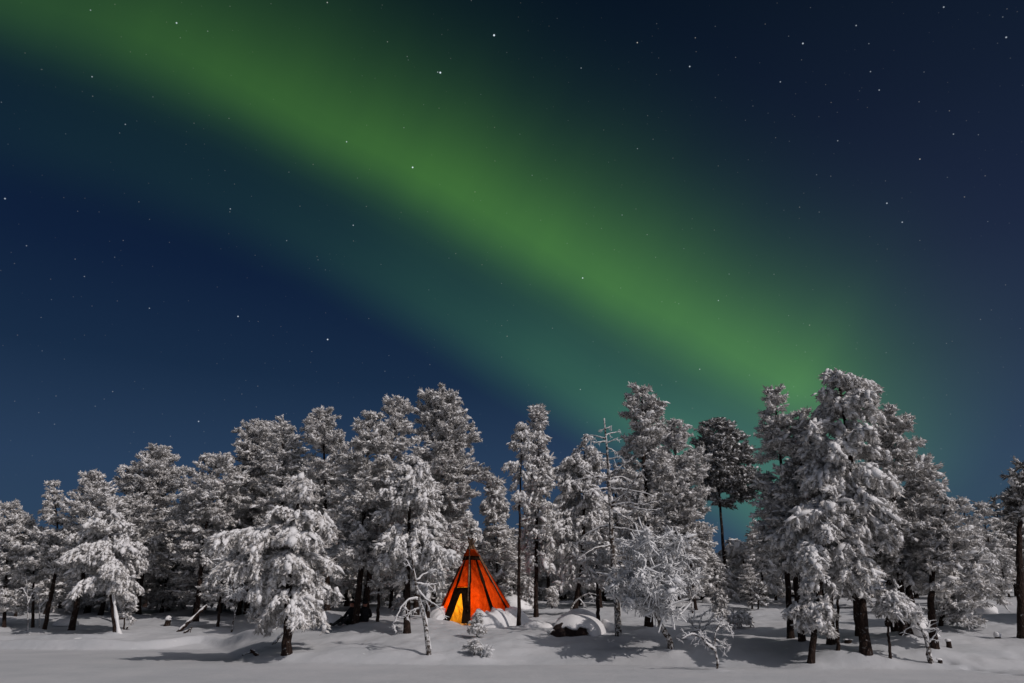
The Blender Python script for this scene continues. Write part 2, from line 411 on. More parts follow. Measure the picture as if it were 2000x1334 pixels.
def place(mb, tpl, pos, dirv, size, r, mats=(0, 1), flat=1.0):
    """stamp templates at pos with x axis along dirv"""
    n = len(pos); idx = r.randint(0, len(tpl), n)
    X = dirv/(np.linalg.norm(dirv, axis=1, keepdims=True)+1e-9)
    U = np.tile([0, 0, 1.0], (n, 1)) + r.normal(size=(n, 3))*.22
    Yv = np.cross(U, X); Yv /= np.linalg.norm(Yv, axis=1, keepdims=True)+1e-9
    Zv = np.cross(X, Yv)
    for k in range(len(tpl)):
        q = np.nonzero(idx == k)[0]
        if len(q) == 0: continue
        v, f, mi = tpl[k]
        A = np.stack([X[q], Yv[q], Zv[q]], 1)*size[q][:, None, None]
        W = np.einsum('vi,nij->nvj', v, A) + pos[q][:, None, :]
        Fk = (f[None] + (np.arange(len(q))*len(v))[:, None, None]).reshape(-1, 3)
        mb.add(W.reshape(-1, 3), Fk, np.tile(np.asarray(mats)[mi], len(q)))

# ------------------------------------------------------------------ tree generator
TREES = []
def tree(name, label, trunk, prof=None, style='pine', Y=None, r0=.11, size=.27, dens=1.0, seed=0, detail=2, cat='pine tree', group=None, frosty=False, extra=None, clear=None, gaps=()):
    """trunk: pixel points base..top on the plane of the tree's own depth; prof: (y px, x left, x right) of the crown"""
    b = trunk[0]; size = size*(.70 if style in ('pine', 'heavy', 'frost') and size > .2 else 1)
    if Y is None: base = hit(*b); Y = base[1]
    else:
        base = at(b[0], b[1], Y); base[2] = float(terr0(base[0], Y))
    MOUNDS.append((base[0], base[1]-.05, .13 if r0 > .05 else .05, .5 if r0 > .05 else .25))
    T3 = [base] + [at(p[0], p[1], Y) for p in trunk[1:]]
    T3 = np.array(T3) - base
    r = np.random.RandomState(seed*13+7)
    T3[1:-1, 1] += r.uniform(-.1, .1, len(T3)-2)
    if style == 'frost' and r0 > .1:
        for q in range(1, len(T3)): T3[q] = at(trunk[q][0], trunk[q][1], Y-1.1*(T3[q][2]/max(1e-6, T3[-1][2]))) - base
    TREES.append(dict(name=name, label=label, base=base, T3=T3, prof=prof, style=style, Y=Y, r0=r0, size=size, dens=dens, seed=seed, detail=detail, cat=cat, group=group, frosty=frosty, extra=extra, gaps=gaps))

def crown_geo(d):
    r = np.random.RandomState(d['seed']*31+3); base = d['base']; Y = d['Y']; size = d['size']
    K = 26; TR = resample(d['T3'], K); tz = TR[:, 2]
    H = tz[-1]
    br = d['r0']*(1-.80*(tz/H)**.9); br[0] *= 1.28; br[1] *= 1.07
    tb = MB()
    wob = TR.copy(); wob[2:, 0] += r.normal(size=K-2)*.012; wob[2:, 1] += r.normal(size=K-2)*.012
    low = wob[0].copy(); low[2] -= .35; wob2 = np.vstack([low, wob]); v, f = tubes(wob2[None], np.r_[br[0]*1.1, br][None], 10); tb.add(v, f, 0)
    cb = MB()
    if d['prof'] is None: return tb, cb, TR
    st = d['style']
    pr = np.array([[*at(xl, y, Y)[[0, 2]], at(xr, y, Y)[0]] for (y, xl, xr) in d['prof']], float)  # xl, z, xr
    pr[:, 1] -= base[2]; pr[:, 0] -= base[0]; pr[:, 2] -= base[0]
    o = np.argsort(pr[:, 1]); zz = pr[o, 1]; xl = pr[o, 0]; xr = pr[o, 2]
    z0, z1 = zz[0], min(zz[-1], H)
    avg = float(np.mean(xr-xl))/2
    area = float(np.sum(.5*(xr[1:]-xl[1:]+xr[:-1]-xl[:-1])*np.diff(zz)))
    # limbs
    nl = int(max(14, (z1-z0)*{'pine': 17, 'heavy': 11, 'spruce': 18, 'dark': 15, 'frost': 16}[st]*d['dens']))
    hz = z0 + (z1-z0)*np.sort(r.rand(nl)**.92)
    if st in ('pine', 'dark'): hz = z0 + (z1-z0)*(np.round((hz-z0)/(z1-z0)*(nl/6))/(nl/6)*.7 + .3*(hz-z0)/(z1-z0))
    if st == 'heavy': hz = z0 + (z1-z0)*(np.round((hz-z0)/(z1-z0)*(nl/5))/(nl/5)*.7 + .3*(hz-z0)/(z1-z0))
    ph = np.arange(nl)*2.399 + r.normal(size=nl)*.5
    cx = np.interp(hz, tz, TR[:, 0]); cy = np.interp(hz, tz, TR[:, 1])
    exl = np.maximum(cx - np.interp(hz, zz, xl), .12); exr = np.maximum(np.interp(hz, zz, xr) - cx, .12)
    c = np.cos(ph); mid = .5*(exl+exr)
    L = np.where(c > 0, exr, exl)*np.abs(c) + mid*(1-np.abs(c))
    L = L*(r.uniform(.80, 1.10, nl) if st != 'heavy' else r.uniform(.62, 1.18, nl))*np.where(r.rand(nl) < .25, .62, 1)
    L = np.maximum(L - .15*size, .12)
    fz = (hz-z0)/(z1-z0)
    rise = {'pine': .10+.65*fz, 'heavy': .0+.55*fz, 'spruce': -.22+.5*fz, 'dark': .15+.55*fz, 'frost': .30+.4*fz}[st] + r.normal(size=nl)*.10
    drop = {'pine': .18, 'heavy': .46, 'spruce': .15, 'dark': .12, 'frost': .30}[st]
    t = np.linspace(0, 1, 7)[None, :, None]
    hd = np.stack([np.cos(ph), np.sin(ph), 0*ph], 1)
    st_z = hz - (rise - drop*.8)*L*.8
    st_z = np.clip(st_z, .35 if st != 'frost' else .3, H*.985)
    S0 = np.stack([np.interp(st_z, tz, TR[:, 0]), np.interp(st_z, tz, TR[:, 1]), st_z], 1)
    P = S0[:, None, :] + L[:, None, None]*(t*hd[:, None, :]) + np.stack([0*t[..., 0]*L[:, None], 0*t[..., 0]*L[:, None], L[:, None]*(rise[:, None]*t[..., 0] - drop*t[..., 0]**2)], 2)
    P[:, 1:, :] += r.normal(size=(nl, 6, 3))*.035*L[:, None, None]
    lr = np.clip(.012+.016*L, .012, .05)[:, None]*(1-.75*np.linspace(0, 1, 7)[None, :])
    v, f = tubes(P, lr, 5, False); tb.add(v, f, 1)
    # side twigs
    q = np.repeat(np.arange(nl), np.clip((L/size*(3.5 if st == 'heavy' else 2.6)*d['dens']).astype(int), 3, 30)); ns = len(q)
    tt = r.uniform(.22, .98, ns)
    i0 = np.clip((tt*6).astype(int), 0, 5); fr = tt*6-i0
    B = P[q, i0]*(1-fr[:, None]) + P[q, i0+1]*fr[:, None]
    tg = P[q, i0+1]-P[q, i0]; tg /= np.linalg.norm(tg, axis=1, keepdims=True)+1e-9
    side = np.cross(tg, [0, 0, 1.0]); side /= np.linalg.norm(side, axis=1, keepdims=True)+1e-9
    sg = r.choice([-1, 1], ns)[:, None]
    dd = tg*r.uniform(.3, 1.0, ns)[:, None] + side*sg*r.uniform(.4, 1.1, ns)[:, None] + np.array([0, 0, 1.])*r.normal({'pine': .25, 'heavy': -.15, 'spruce': -.1, 'dark': .25, 'frost': .1}[st], .25, ns)[:, None]
    dd /= np.linalg.norm(dd, axis=1, keepdims=True)
    sl = np.maximum(L[q]*.42*(1.15-tt*.7)*r.uniform(.5, 1.2, ns), size*.7)
    t4 = np.linspace(0, 1, 4)[None, :, None]
    sl = sl*(1.0 if st != 'frost' else .7)
    Q = B[:, None, :] + sl[:, None, None]*t4*dd[:, None, :] - np.array([0, 0, 1.])*(t4**2)*sl[:, None, None]*{'pine': .08, 'heavy': .45, 'spruce': .2, 'dark': .05, 'frost': .5}[st]
    v, f = tubes(Q, np.full((ns, 4), .011)*np.linspace(1, .45, 4)[None], 3, False); tb.add(v, f, 1)
    # tufts: along side twigs and at limb ends
    pos = []; dr = []; sz = []
    per = np.clip(np.round(sl/(size*.70)).astype(int), 1, 5)
    for k in range(1, 6):
        m_ = per >= k
        if not m_.any(): continue
        u = (k-.2)/per[m_]; u = np.clip(u, 0, 1)
        j = np.clip((u*3).astype(int), 0, 2); g_ = u*3-j
        pp = Q[m_, j]*(1-g_[:, None]) + Q[m_, j+1]*g_[:, None]
        dv = Q[m_, j+1]-Q[m_, j]; dv /= np.linalg.norm(dv, axis=1, keepdims=True)
        pos.append(pp); dr.append(dv + r.normal(size=dv.shape)*.35); sz.append(np.clip(r.lognormal(-.10, .33, len(pp)), .5, 1.9)*size)
    for k in range(3, 7):
        m_ = r.rand(nl) < (.95 if k > 4 else .75)
        pp = P[m_, k]; dv = P[m_, min(k+1, 6)]-P[m_, min(k+1, 6)-1]
        dv /= np.linalg.norm(dv, axis=1, keepdims=True)
        pos.append(pp); dr.append(dv + r.normal(size=dv.shape)*.25); sz.append(np.clip(r.lognormal(0, .33, len(pp)), .5, 1.9)*size)
    # leader
    for zt in np.linspace(max(0, z1-.7), H, 9):
        pos.append(np.array([[np.interp(zt, tz, TR[:, 0])+r.normal()*.05, r.normal()*.05, zt]])); dr.append(np.array([[r.normal()*.7, r.normal()*.7, .9]])); sz.append(np.array([size*.75]))
    pos = np.concatenate(pos); dr = np.concatenate(dr); sz = np.concatenate(sz)
    if st == 'heavy': dr[:, 2] -= .35
    if st == 'frost': dr = dr*.6 + r.normal(size=dr.shape)*.6 - [0, 0, .35]
    for (g0, g1) in d.get('gaps', ()):
        za, zb = at(0, g1, Y)[2]-base[2], at(0, g0, Y)[2]-base[2]
        txx = np.interp(pos[:, 2], tz, TR[:, 0])
        kill = (pos[:, 2] > za) & (pos[:, 2] < zb) & (np.abs(pos[:, 0]-txx+.05*pos[:, 1]) < .20) & (pos[:, 1] < .05) & (r.rand(len(pos)) < .93)
        pos = pos[~kill]; dr = dr[~kill]; sz = sz[~kill]
    tp = {'pine': 'snow', 'heavy': 'snow', 'spruce': 'snow', 'dark': 'light', 'frost': 'frost'}[st]
    if st == 'heavy': sz *= 1.08
    dt = d['detail']
    if st in ('pine', 'dark'):
        lt = r.rand(len(pos)) < (.38 if st == 'pine' else .45)
        place(cb, TPL[('light', dt)], pos[lt], dr[lt], sz[lt], r); place(cb, TPL[('snow', dt)], pos[~lt], dr[~lt], sz[~lt], r)
    else:
        place(cb, TPL[(tp, dt)], pos, dr, sz, r)
    if st != 'frost' and d.get('frosty'):
        e = r.rand(len(pos)) < .4; place(cb, TPL[('frost', 1)], pos[e], dr[e], sz[e], r)
    # smooth loads of snow on the boughs
    if st in ('heavy', 'pine', 'spruce', 'dark', 'frost'):
        for k in range(2, 7):
            m_ = r.rand(nl) < {'heavy': .95, 'pine': .6, 'spruce': .5, 'dark': .25, 'frost': .5}[st]
            pp = P[m_, k] + r.normal(size=(m_.sum(), 3))*[.05, .05, .01] + [0, 0, .03]; dv = P[m_, min(k+1, 6)]-P[m_, min(k+1, 6)-1]
            place(cb, TPL[('pad', 2)], pp, dv, np.clip(L[m_]*.24, .10, .34)*r.uniform(.6, 1.15, len(pp)), r)
        ti = r.rand(ns) < {'heavy': .6, 'frost': .5}.get(st, .25)
        place(cb, TPL[('pad', 2)], Q[ti, 2]+[0, 0, .02], Q[ti, 3]-Q[ti, 1], np.clip(sl[ti]*.45, .06, .22)*r.uniform(.6, 1.2, ti.sum()), r)
    # snow lying along the limbs
    sn = P.copy(); sn[:, :, 2] += lr*.9
    v, f = tubes(sn[:, 1:], lr[:, 1:]*1.15+.006, 5, False); cb.add(v, f, 0)
    return tb, cb, TR

def build_tree(d):
    root = empty(d['name'], d['base'], d['label'], d['cat'], d['group'])
    tb, cb, TR = crown_geo(d)
    frosty = d['style'] == 'frost'
    tb.build('trunk', ['frostbark' if frosty else 'bark', 'rime' if d['style'] == 'frost' else 'twig'], root)
    if cb.v:
        mats = {'frost': ['rime', 'needle'], 'dark': ['snow', 'needle_dark']}.get(d['style'], ['snow', 'needle'])
        cb.build('crown', mats, root)
    if d['extra']: d['extra'](root, d, TR)
    return root


# ------------------------------------------------------------------ the pines, left to right
tree('snowy_pine', 'bushy snow-caked pine cut off by the left edge of the photo', [(8,1232),(10,1150),(14,1050),(14,985)], [(985,2,30),(1010,-20,45),(1050,-40,66),(1100,-40,72),(1150,-40,60),(1190,-30,50)], 'pine', seed=1, r0=.09)
tree('snowy_pine', 'short frosted pine with a thin black trunk, second from the left edge', [(64,1231),(67,1114),(60,1050),(45,1005)], [(1005,35,58),(1040,10,80),(1080,0,95),(1120,10,85),(1135,30,80)], 'pine', seed=2, r0=.075)
tree('snowy_spruce', 'slim pointed conifer rising above the leftmost pines', [(85,1238),(107,1119),(112,1040),(103,940)], [(940,97,109),(975,84,120),(1010,68,132),(1060,55,142),(1100,50,140),(1130,70,130)], 'pine', seed=3, r0=.10)
tree('snowy_pine', 'broad-topped pine on a thick right-leaning dark trunk near the left track', [(138,1240),(153,1155),(178,1050),(185,925)], [(925,160,208),(960,138,226),(1000,120,240),(1050,108,240),(1100,110,225),(1150,135,205)], 'pine', seed=4, r0=.15)
tree('snowy_pine', 'low heavy-crowned pine whose leaning trunk wears a white strip of snow', [(229,1246),(218,1140),(213,1060),(212,995)], [(990,195,230),(1025,160,262),(1060,145,276),(1100,140,285),(1140,160,275),(1165,185,262)], 'heavy', seed=5, r0=.15, size=.30)
tree('snowy_pine', 'slender reddish-trunked pine behind the pine with the white trunk strip', [(236,1215),(250,1108),(262,1010),(258,955)], [(955,245,272),(990,225,292),(1050,215,300),(1110,225,290)], 'pine', seed=6, r0=.10)
tree('snowy_pine', 'tall cloud-topped pine standing alone against the sky left of the main stand', [(270,1204),(275,1140),(292,1000),(307,868)], [(868,292,332),(890,285,347),(930,236,363),(962,232,350),(1010,238,332),(1060,235,342),(1110,248,330),(1135,265,310)], 'pine', seed=7, r0=.14)
tree('snowy_pine', 'shaded pine with the straight dark trunk behind the leaning snowy log', [(382,1218),(400,1050),(415,960),(430,885)], [(885,402,450),(920,372,480),(970,340,492),(1020,335,472),(1070,340,445),(1110,350,425)], 'pine', seed=8, gaps=((1040, 1120),), r0=.14)
tree('snowy_pine', 'smaller pine just behind and left of the shaded dark-trunked pine', [(398,1195),(405,1140),(390,1020),(370,950)], [(950,362,384),(990,338,420),(1040,328,435),(1090,330,432),(1130,350,420)], 'pine', seed=9, r0=.12)
tree('birch_sapling', 'thin crooked dark stem with a drooping frosted top right of the leaning log', [(452,1239),(458,1190),(459,1160),(448,1110),(452,1070)], [(1070,440,465),(1100,420,475),(1140,425,482),(1165,440,470)], 'frost', seed=10, r0=.05, cat='young tree', size=.25, dens=.6)
tree('snowy_pine', 'wide lumpy pine with a flat left shoulder, tallest behind the big snowy front pine', [(481,1204),(487,1110),(505,960),(515,825)], [(825,498,532),(845,452,562),(880,452,592),(930,440,600),(980,420,602),(1040,418,562),(1100,430,540),(1140,450,520)], 'pine', seed=11, r0=.15, size=.30)
tree('snowy_pine', 'pointed pine top peeking just right of the flat-shouldered pine', [(548,1196),(550,1050),(553,812)], [(812,540,568),(850,525,582),(900,510,600),(960,505,620),(1030,500,620),(1100,510,610)], 'pine', Y=38, seed=12, r0=.14, detail=1)
tree('snowy_pine', 'tall dense-topped pine standing behind the dark slanting pole', [(640,1192),(638,1050),(630,798)], [(798,612,650),(830,590,670),(870,586,690),(930,598,700),(1000,590,690),(1080,600,680),(1130,610,670)], 'pine', Y=37, seed=13, r0=.15, size=.30)
tree('snowy_pine', 'big front pine bowed under fat white clumps, nearest the lake on the left', [(560,1285),(563,1200),(564,1150),(568,1071),(588,930)], [(930,575,605),(955,545,620),(985,528,640),(1015,515,648),(1040,490,636),(1055,425,640),(1080,418,650),(1110,455,656),(1150,490,658),(1190,468,652),(1222,478,622)], 'heavy', seed=14, gaps=((1065, 1085), (1120, 1150), (1165, 1190)), r0=.17, size=.31, dens=1.15, detail=3)
tree('snowy_pine', 'pine shading the two seated people, its brown trunk right beside them', [(693,1225),(705,1118),(715,960),(722,808)], [(808,705,742),(840,690,756),(900,668,782),(960,650,792),(1020,640,782),(1080,648,772),(1120,660,755)], 'pine', seed=15, gaps=((1000, 1040),), r0=.15, size=.30, detail=3)
tree('snowy_pine', 'narrow double-knobbed pine top left of the tallest left-hand tree', [(713,1217),(724,1110),(762,900),(777,775)], [(775,758,799),(810,744,813),(860,740,812),(900,738,804),(960,720,800),(1020,700,790),(1080,690,760)], 'pine', seed=16, gaps=((890, 940),), r0=.14)
tree('snowy_pine', 'thin short tree on a pale post-like stem right of the seated people', [(737,1223),(740,1150),(745,1070)], [(1070,735,756),(1100,720,770),(1140,722,765),(1160,730,755)], 'pine', seed=17, r0=.08, size=.24)
tree('snowy_pine', 'tallest tree of the left stand with its crown jutting right above the tipi', [(812,1205),(820,1100),(845,900),(860,757)], [(757,845,877),(785,812,902),(830,814,916),(880,820,946),(920,818,964),(955,828,945),(1000,840,930),(1050,855,925),(1090,865,912)], 'pine', seed=18, gaps=((880, 950),), r0=.16, size=.29, detail=3, dens=1.1)
tree('snowy_pine', 'thickly snowed pine in front, just left of the tipi', [(795,1243),(796,1145),(800,1000),(806,890)], [(890,792,830),(920,765,852),(970,745,872),(1020,733,892),(1080,728,898),(1120,738,882),(1150,752,862)], 'heavy', seed=19, r0=.14, size=.29, detail=3, dens=1.1)
tree('snowy_pine', 'dark-stemmed pine hidden between the thick front pine and the tipi', [(834,1212),(838,1140),(842,1020)], [(1020,830,855),(1060,812,880),(1110,815,872),(1140,825,862)], 'pine', seed=20, r0=.12, size=.26)
tree('snowy_spruce', 'young pointed conifer directly behind the tipi poles', [(966,1178),(966,1050),(965,935)], [(935,960,971),(980,948,986),(1040,940,1000),(1100,930,1010),(1150,932,1008)], 'spruce', Y=43, seed=21, r0=.09, size=.33, detail=2, cat='conifer')
tree('snowy_pine', 'slim pole-straight pine just right of the tipi with a tufted top', [(1013,1228),(1014,1100),(1016,976),(1018,827)], [(827,1007,1031),(850,996,1041),(900,981,1046),(935,985,1046),(965,996,1038),(990,1008,1028)], 'heavy', seed=22, r0=.085, size=.27, detail=3)
tree('snowy_spruce', 'narrow spire-shaped conifer right behind the slim straight pine', [(1047,1211),(1048,1050),(1051,793)], [(793,1046,1057),(830,1040,1065),(880,1032,1073),(940,1030,1079),(1000,1028,1082),(1060,1025,1085),(1110,1030,1076)], 'spruce', seed=23, gaps=((1010, 1110),), r0=.11, size=.30, cat='conifer')
tree('snowy_pine', 'dense conical pine left of the bare dead tree', [(1122,1200),(1130,1150),(1137,1110),(1140,1000),(1143,849)], [(849,1130,1156),(875,1104,1166),(900,1085,1180),(950,1080,1186),(1000,1074,1180),(1060,1080,1172),(1110,1080,1165),(1150,1090,1150)], 'heavy', seed=24, r0=.13, size=.29)
tree('snowy_pine', 'short dark-stemmed pine behind the snowy boulder', [(1169,1225),(1168,1190),(1166,1120),(1160,1060)], [(1060,1145,1175),(1090,1125,1190),(1130,1130,1195),(1150,1145,1185)], 'pine', seed=25, r0=.09, size=.24, frosty=True)
tree('snowy_pine', 'tall stately pine rising behind the white hoarfrosted birch', [(1267,1228),(1265,1080),(1258,900),(1254,760)], [(760,1236,1272),(790,1218,1300),(830,1215,1302),(870,1208,1312),(930,1204,1320),(1000,1208,1312),(1060,1210,1310),(1110,1225,1300)], 'pine', seed=26, gaps=((872, 965),), r0=.15, size=.29, detail=3)
tree('snowy_pine', 'round-shouldered pine between the stately pine and the dark-crowned one', [(1327,1178),(1325,1050),(1318,829)], [(829,1300,1342),(860,1280,1366),(900,1274,1378),(960,1268,1382),(1030,1275,1395),(1100,1280,1400),(1140,1295,1385)], 'pine', seed=27, gaps=((930, 960), (1040, 1080)), r0=.15, size=.33)
tree('dark_pine', 'dark-crowned pine with little snow, lifted high on a bare trunk', [(1422,1168),(1412,1060),(1404,950),(1397,819)], [(819,1384,1416),(845,1356,1440),(890,1358,1472),(930,1364,1486),(960,1374,1480),(985,1392,1455)], 'dark', seed=28, r0=.17, size=.33, dens=1.25)
tree('snowy_pine', 'pointed-topped pine on the left of the right-hand cluster, against the green glow', [(1545,1256),(1538,1110),(1528,950),(1512,764)], [(764,1500,1524),(800,1490,1542),(840,1482,1580),(880,1480,1590),(930,1476,1590),(980,1478,1590),(1030,1474,1570),(1085,1480,1560)], 'pine', seed=29, r0=.12, size=.30)
tree('snowy_pine', 'leaning dark-trunked pine close behind the pointed one of the right cluster', [(1568,1263),(1552,1130),(1558,1000),(1566,806)], [(806,1556,1576),(850,1530,1600),(900,1525,1610),(970,1515,1610),(1040,1510,1600),(1100,1520,1590)], 'pine', seed=30, gaps=((870, 915),), r0=.12, size=.30)
tree('snowy_pine', 'tallest tree of all with a craggy double top, in the right cluster', [(1692,1284),(1683,1150),(1668,950),(1636,726)], [(726,1615,1656),(758,1600,1722),(790,1590,1718),(830,1575,1702),(870,1570,1732),(920,1560,1742),(980,1560,1742),(1040,1580,1732),(1095,1600,1722),(1140,1640,1715)], 'heavy', seed=31, gaps=((860, 905), (925, 1040), (1150, 1200)), r0=.17, size=.31, dens=1.1, detail=3)
tree('snowy_pine', 'bowed front pine with a slanting trunk and fat snow clumps, nearest on the right', [(1583,1303),(1594,1200),(1604,1128),(1609,1066),(1626,970)], [(966,1600,1652),(990,1562,1680),(1030,1510,1690),(1065,1497,1700),(1105,1530,1692),(1140,1560,1680)], 'heavy', seed=32, gaps=((1066, 1150),), r0=.11, size=.31, detail=3, dens=1.15, extra='bough')
tree('snowy_pine', 'stout dark trunk between the bowed front pine and the tallest tree', [(1623,1268),(1620,1180),(1612,1050),(1606,880)], [(880,1585,1625),(930,1570,1640),(990,1560,1650),(1060,1570,1650),(1110,1580,1650)], 'pine', seed=33, r0=.14, size=.30)
tree('snowy_pine', 'thin reddish stem beside the stout dark trunk in the right cluster', [(1637,1280),(1636,1200),(1642,1120),(1650,1060)], [(1060,1635,1668),(1100,1620,1680),(1140,1625,1672)], 'pine', seed=34, r0=.065, size=.26)
tree('snowy_pine', 'thin straight pine behind and left of the tallest tree', [(1676,1249),(1668,1165),(1662,1050),(1668,930)], [(930,1655,1680),(990,1640,1700),(1060,1635,1705),(1120,1645,1700)], 'pine', seed=35, r0=.085, size=.27)
tree('snowy_pine', 'smooth conical pine just right of the tallest tree', [(1764,1253),(1760,1185),(1750,1000),(1738,793)], [(793,1727,1751),(830,1712,1786),(870,1710,1802),(920,1714,1816),(980,1720,1830),(1050,1720,1842),(1110,1725,1832),(1150,1740,1815)], 'pine', seed=36, gaps=((960, 1000), (1050, 1075)), r0=.13, size=.29, detail=3, dens=1.1)
tree('snowy_pine', 'left-leaning thick-trunked pine crossing in front of the dark covered log', [(1751,1246),(1740,1185),(1728,1050),(1722,930)], [(930,1705,1740),(990,1690,1760),(1060,1690,1765),(1130,1700,1755),(1150,1705,1745)], 'pine', seed=37, r0=.14, size=.29)
tree('snowy_pine', 'round lumpy pine low on the falling right slope of the cluster', [(1778,1253),(1770,1190),(1792,1000),(1812,905)], [(905,1800,1828),(940,1785,1845),(990,1780,1862),(1050,1780,1882),(1110,1785,1872),(1160,1800,1860)], 'pine', seed=38, r0=.14, size=.29)
tree('snowy_pine', 'rounded pine at the right end of the cluster on a thick tapering trunk', [(1826,1275),(1818,1175),(1832,1060),(1852,978)], [(978,1840,1868),(1010,1826,1890),(1060,1815,1912),(1110,1805,1930),(1150,1820,1938)], 'pine', seed=39, r0=.14, size=.28, detail=3)
tree('frosted_tree', 'broad low tree with slanting boughs sweeping to the snow at the cluster\'s right end', [(1836,1230),(1852,1160),(1875,1110),(1890,1050)], [(1040,1875,1905),(1080,1840,1932),(1130,1830,1942),(1180,1835,1944),(1215,1860,1935)], 'pine', seed=40, r0=.09, size=.27, cat='tree', frosty=True, dens=1.1)
tree('birch_sapling', 'thin curved dark stem topped with drooping frosted twigs, under the right cluster', [(1739,1291),(1735,1230),(1731,1185),(1738,1165),(1752,1145)], [(1138,1735,1775),(1165,1732,1800),(1195,1755,1815),(1215,1770,1810)], 'heavy', seed=41, r0=.05, size=.24, cat='young tree', frosty=True)
tree('snowy_pine', 'tall dark-trunked pine cut off by the right edge of the photo', [(1998,1253),(1994,1032),(2004,905)], [(900,1998,2030),(935,1990,2045),(980,1994,2055),(1025,1990,2050)], 'dark', seed=42, r0=.16, size=.30)
tree('snowy_birch', 'white hoarfrosted birch with drooping twigs at the lake edge, centre right', [(1312,1274),(1305,1245),(1292,1225),(1283,1195),(1274,1167),(1268,1110),(1256,1040)], [(1032,1228,1275),(1050,1205,1318),(1085,1182,1344),(1125,1172,1354),(1155,1175,1352),(1180,1225,1342),(1196,1258,1330)], 'frost', seed=43, r0=.11, size=.30, cat='birch', dens=.95, detail=3)
tree('snowy_pine', 'low bush-like pine filling the gap under the flat-shouldered pine', [(430,1196),(432,1150),(436,1075)], [(1075,425,448),(1110,400,470),(1150,395,475),(1180,400,465)], 'pine', Y=36, seed=44, r0=.08, size=.27)
tree('young_spruce', 'tiny snow-dotted spruce in front of the tipi door', [(931,1246),(931,1225),(931,1198)], [(1198,928,934),(1215,921,942),(1235,915,948),(1244,914,950)], 'spruce', seed=45, r0=.025, size=.12, cat='sapling', dens=1.6)
tree('young_spruce', 'tiniest twiggy sapling on the snow below the tipi', [(926,1284),(926,1268),(927,1252)], [(1252,924,932),(1262,914,936),(1276,902,940),(1282,900,938)], 'spruce', seed=46, r0=.02, size=.10, cat='sapling', dens=.9)
tree('young_spruce', 'grey rounded seedling bush beside the tiniest sapling', [(946,1286),(947,1276),(948,1270)], [(1268,940,952),(1276,936,958),(1285,938,956)], 'frost', seed=47, r0=.02, size=.11, cat='seedling', dens=1.6)
tree('young_spruce', 'small frosty spruce standing between the birch and the dark-crowned pine', [(1408,1215),(1407,1190),(1404,1152)], [(1152,1401,1408),(1170,1394,1418),(1190,1388,1428),(1210,1392,1430)], 'spruce', seed=48, r0=.04, size=.2, cat='sapling')
tree('young_spruce', 'low snowy fir bush in the shadow below the dark-crowned pine', [(1442,1228),(1443,1212),(1444,1195)], [(1195,1438,1452),(1208,1425,1466),(1224,1422,1470)], 'spruce', seed=49, r0=.03, size=.2, cat='sapling')
tree('young_spruce', 'small grey-green bush overhanging the shadow left of the right cluster', [(1480,1192),(1482,1170),(1486,1140)], [(1140,1478,1496),(1160,1465,1498),(1182,1460,1500)], 'dark', seed=50, r0=.05, size=.2, cat='sapling')
tree('young_spruce', 'small white spruce seen between the trunks left of the main stand', [(246,1212),(248,1180),(250,1140)], [(1140,246,254),(1165,240,262),(1195,236,266),(1208,238,264)], 'spruce', Y=35, seed=51, r0=.04, size=.2, cat='sapling')
tree('young_spruce', 'tiny snowed spruce to the right of the thin pale stem near the tipi', [(778,1196),(779,1182),(781,1168)], [(1168,778,784),(1180,770,790),(1192,768,792)], 'spruce', Y=38, seed=52, r0=.03, size=.2, cat='sapling')
tree('young_spruce', 'little spruce standing in the open behind the spire-shaped conifer', [(1078,1192),(1078,1170),(1079,1148)], [(1148,1076,1082),(1165,1070,1088),(1188,1066,1090)], 'spruce', Y=42, seed=53, r0=.04, size=.2, cat='sapling')
tree('young_spruce', 'small spruce right of the tipi between the slim pine and the forest', [(1031,1196),(1031,1170),(1032,1130)], [(1130,1029,1035),(1150,1022,1042),(1190,1018,1046)], 'spruce', Y=42, seed=54, r0=.04, size=.22, cat='sapling')

ROOTS = {}
def bough_extra(root, d, TR):
    # the separate low snow-laden bough on both sides of the slanting trunk
    Y = d['Y']; b = d['base']
    dd = dict(d); dd['prof'] = [(1172, 1565, 1605), (1186, 1535, 1635), (1205, 1528, 1645), (1228, 1530, 1642)]
    dd['seed'] = 99; dd['dens'] = 1.5
    T3 = np.array([np.zeros(3), at(1594, 1200, Y)-b, at(1600, 1168, Y)-b]); T3[0] = 0; dd['T3'] = T3; dd['r0'] = .05
    tb, cb, _ = crown_geo(dd)
    cb.build('bough', ['snow', 'needle'], root)
def strip_extra(root, d, TR):
    n = 14; P = TR[:n].copy(); P[:, 0] += d['r0']*np.linspace(.95, .6, n); P[:, 1] -= d['r0']*.45
    P[0] += [.05, -.02, .02]; rr = d['r0']*np.linspace(.62, .22, n)*(1+.25*np.sin(np.arange(n)*1.9)); rr[0] *= 1.5
    mb = MB(); v, f = tubes(P[None], rr[None], 8); mb.add(v, f, 0); mb.build('snow_strip', ['snow'], root)
for d in TREES:
    if d['seed'] == 5: d['extra'] = strip_extra
    if d['extra'] == 'bough': d['extra'] = bough_extra
    build_tree(d)


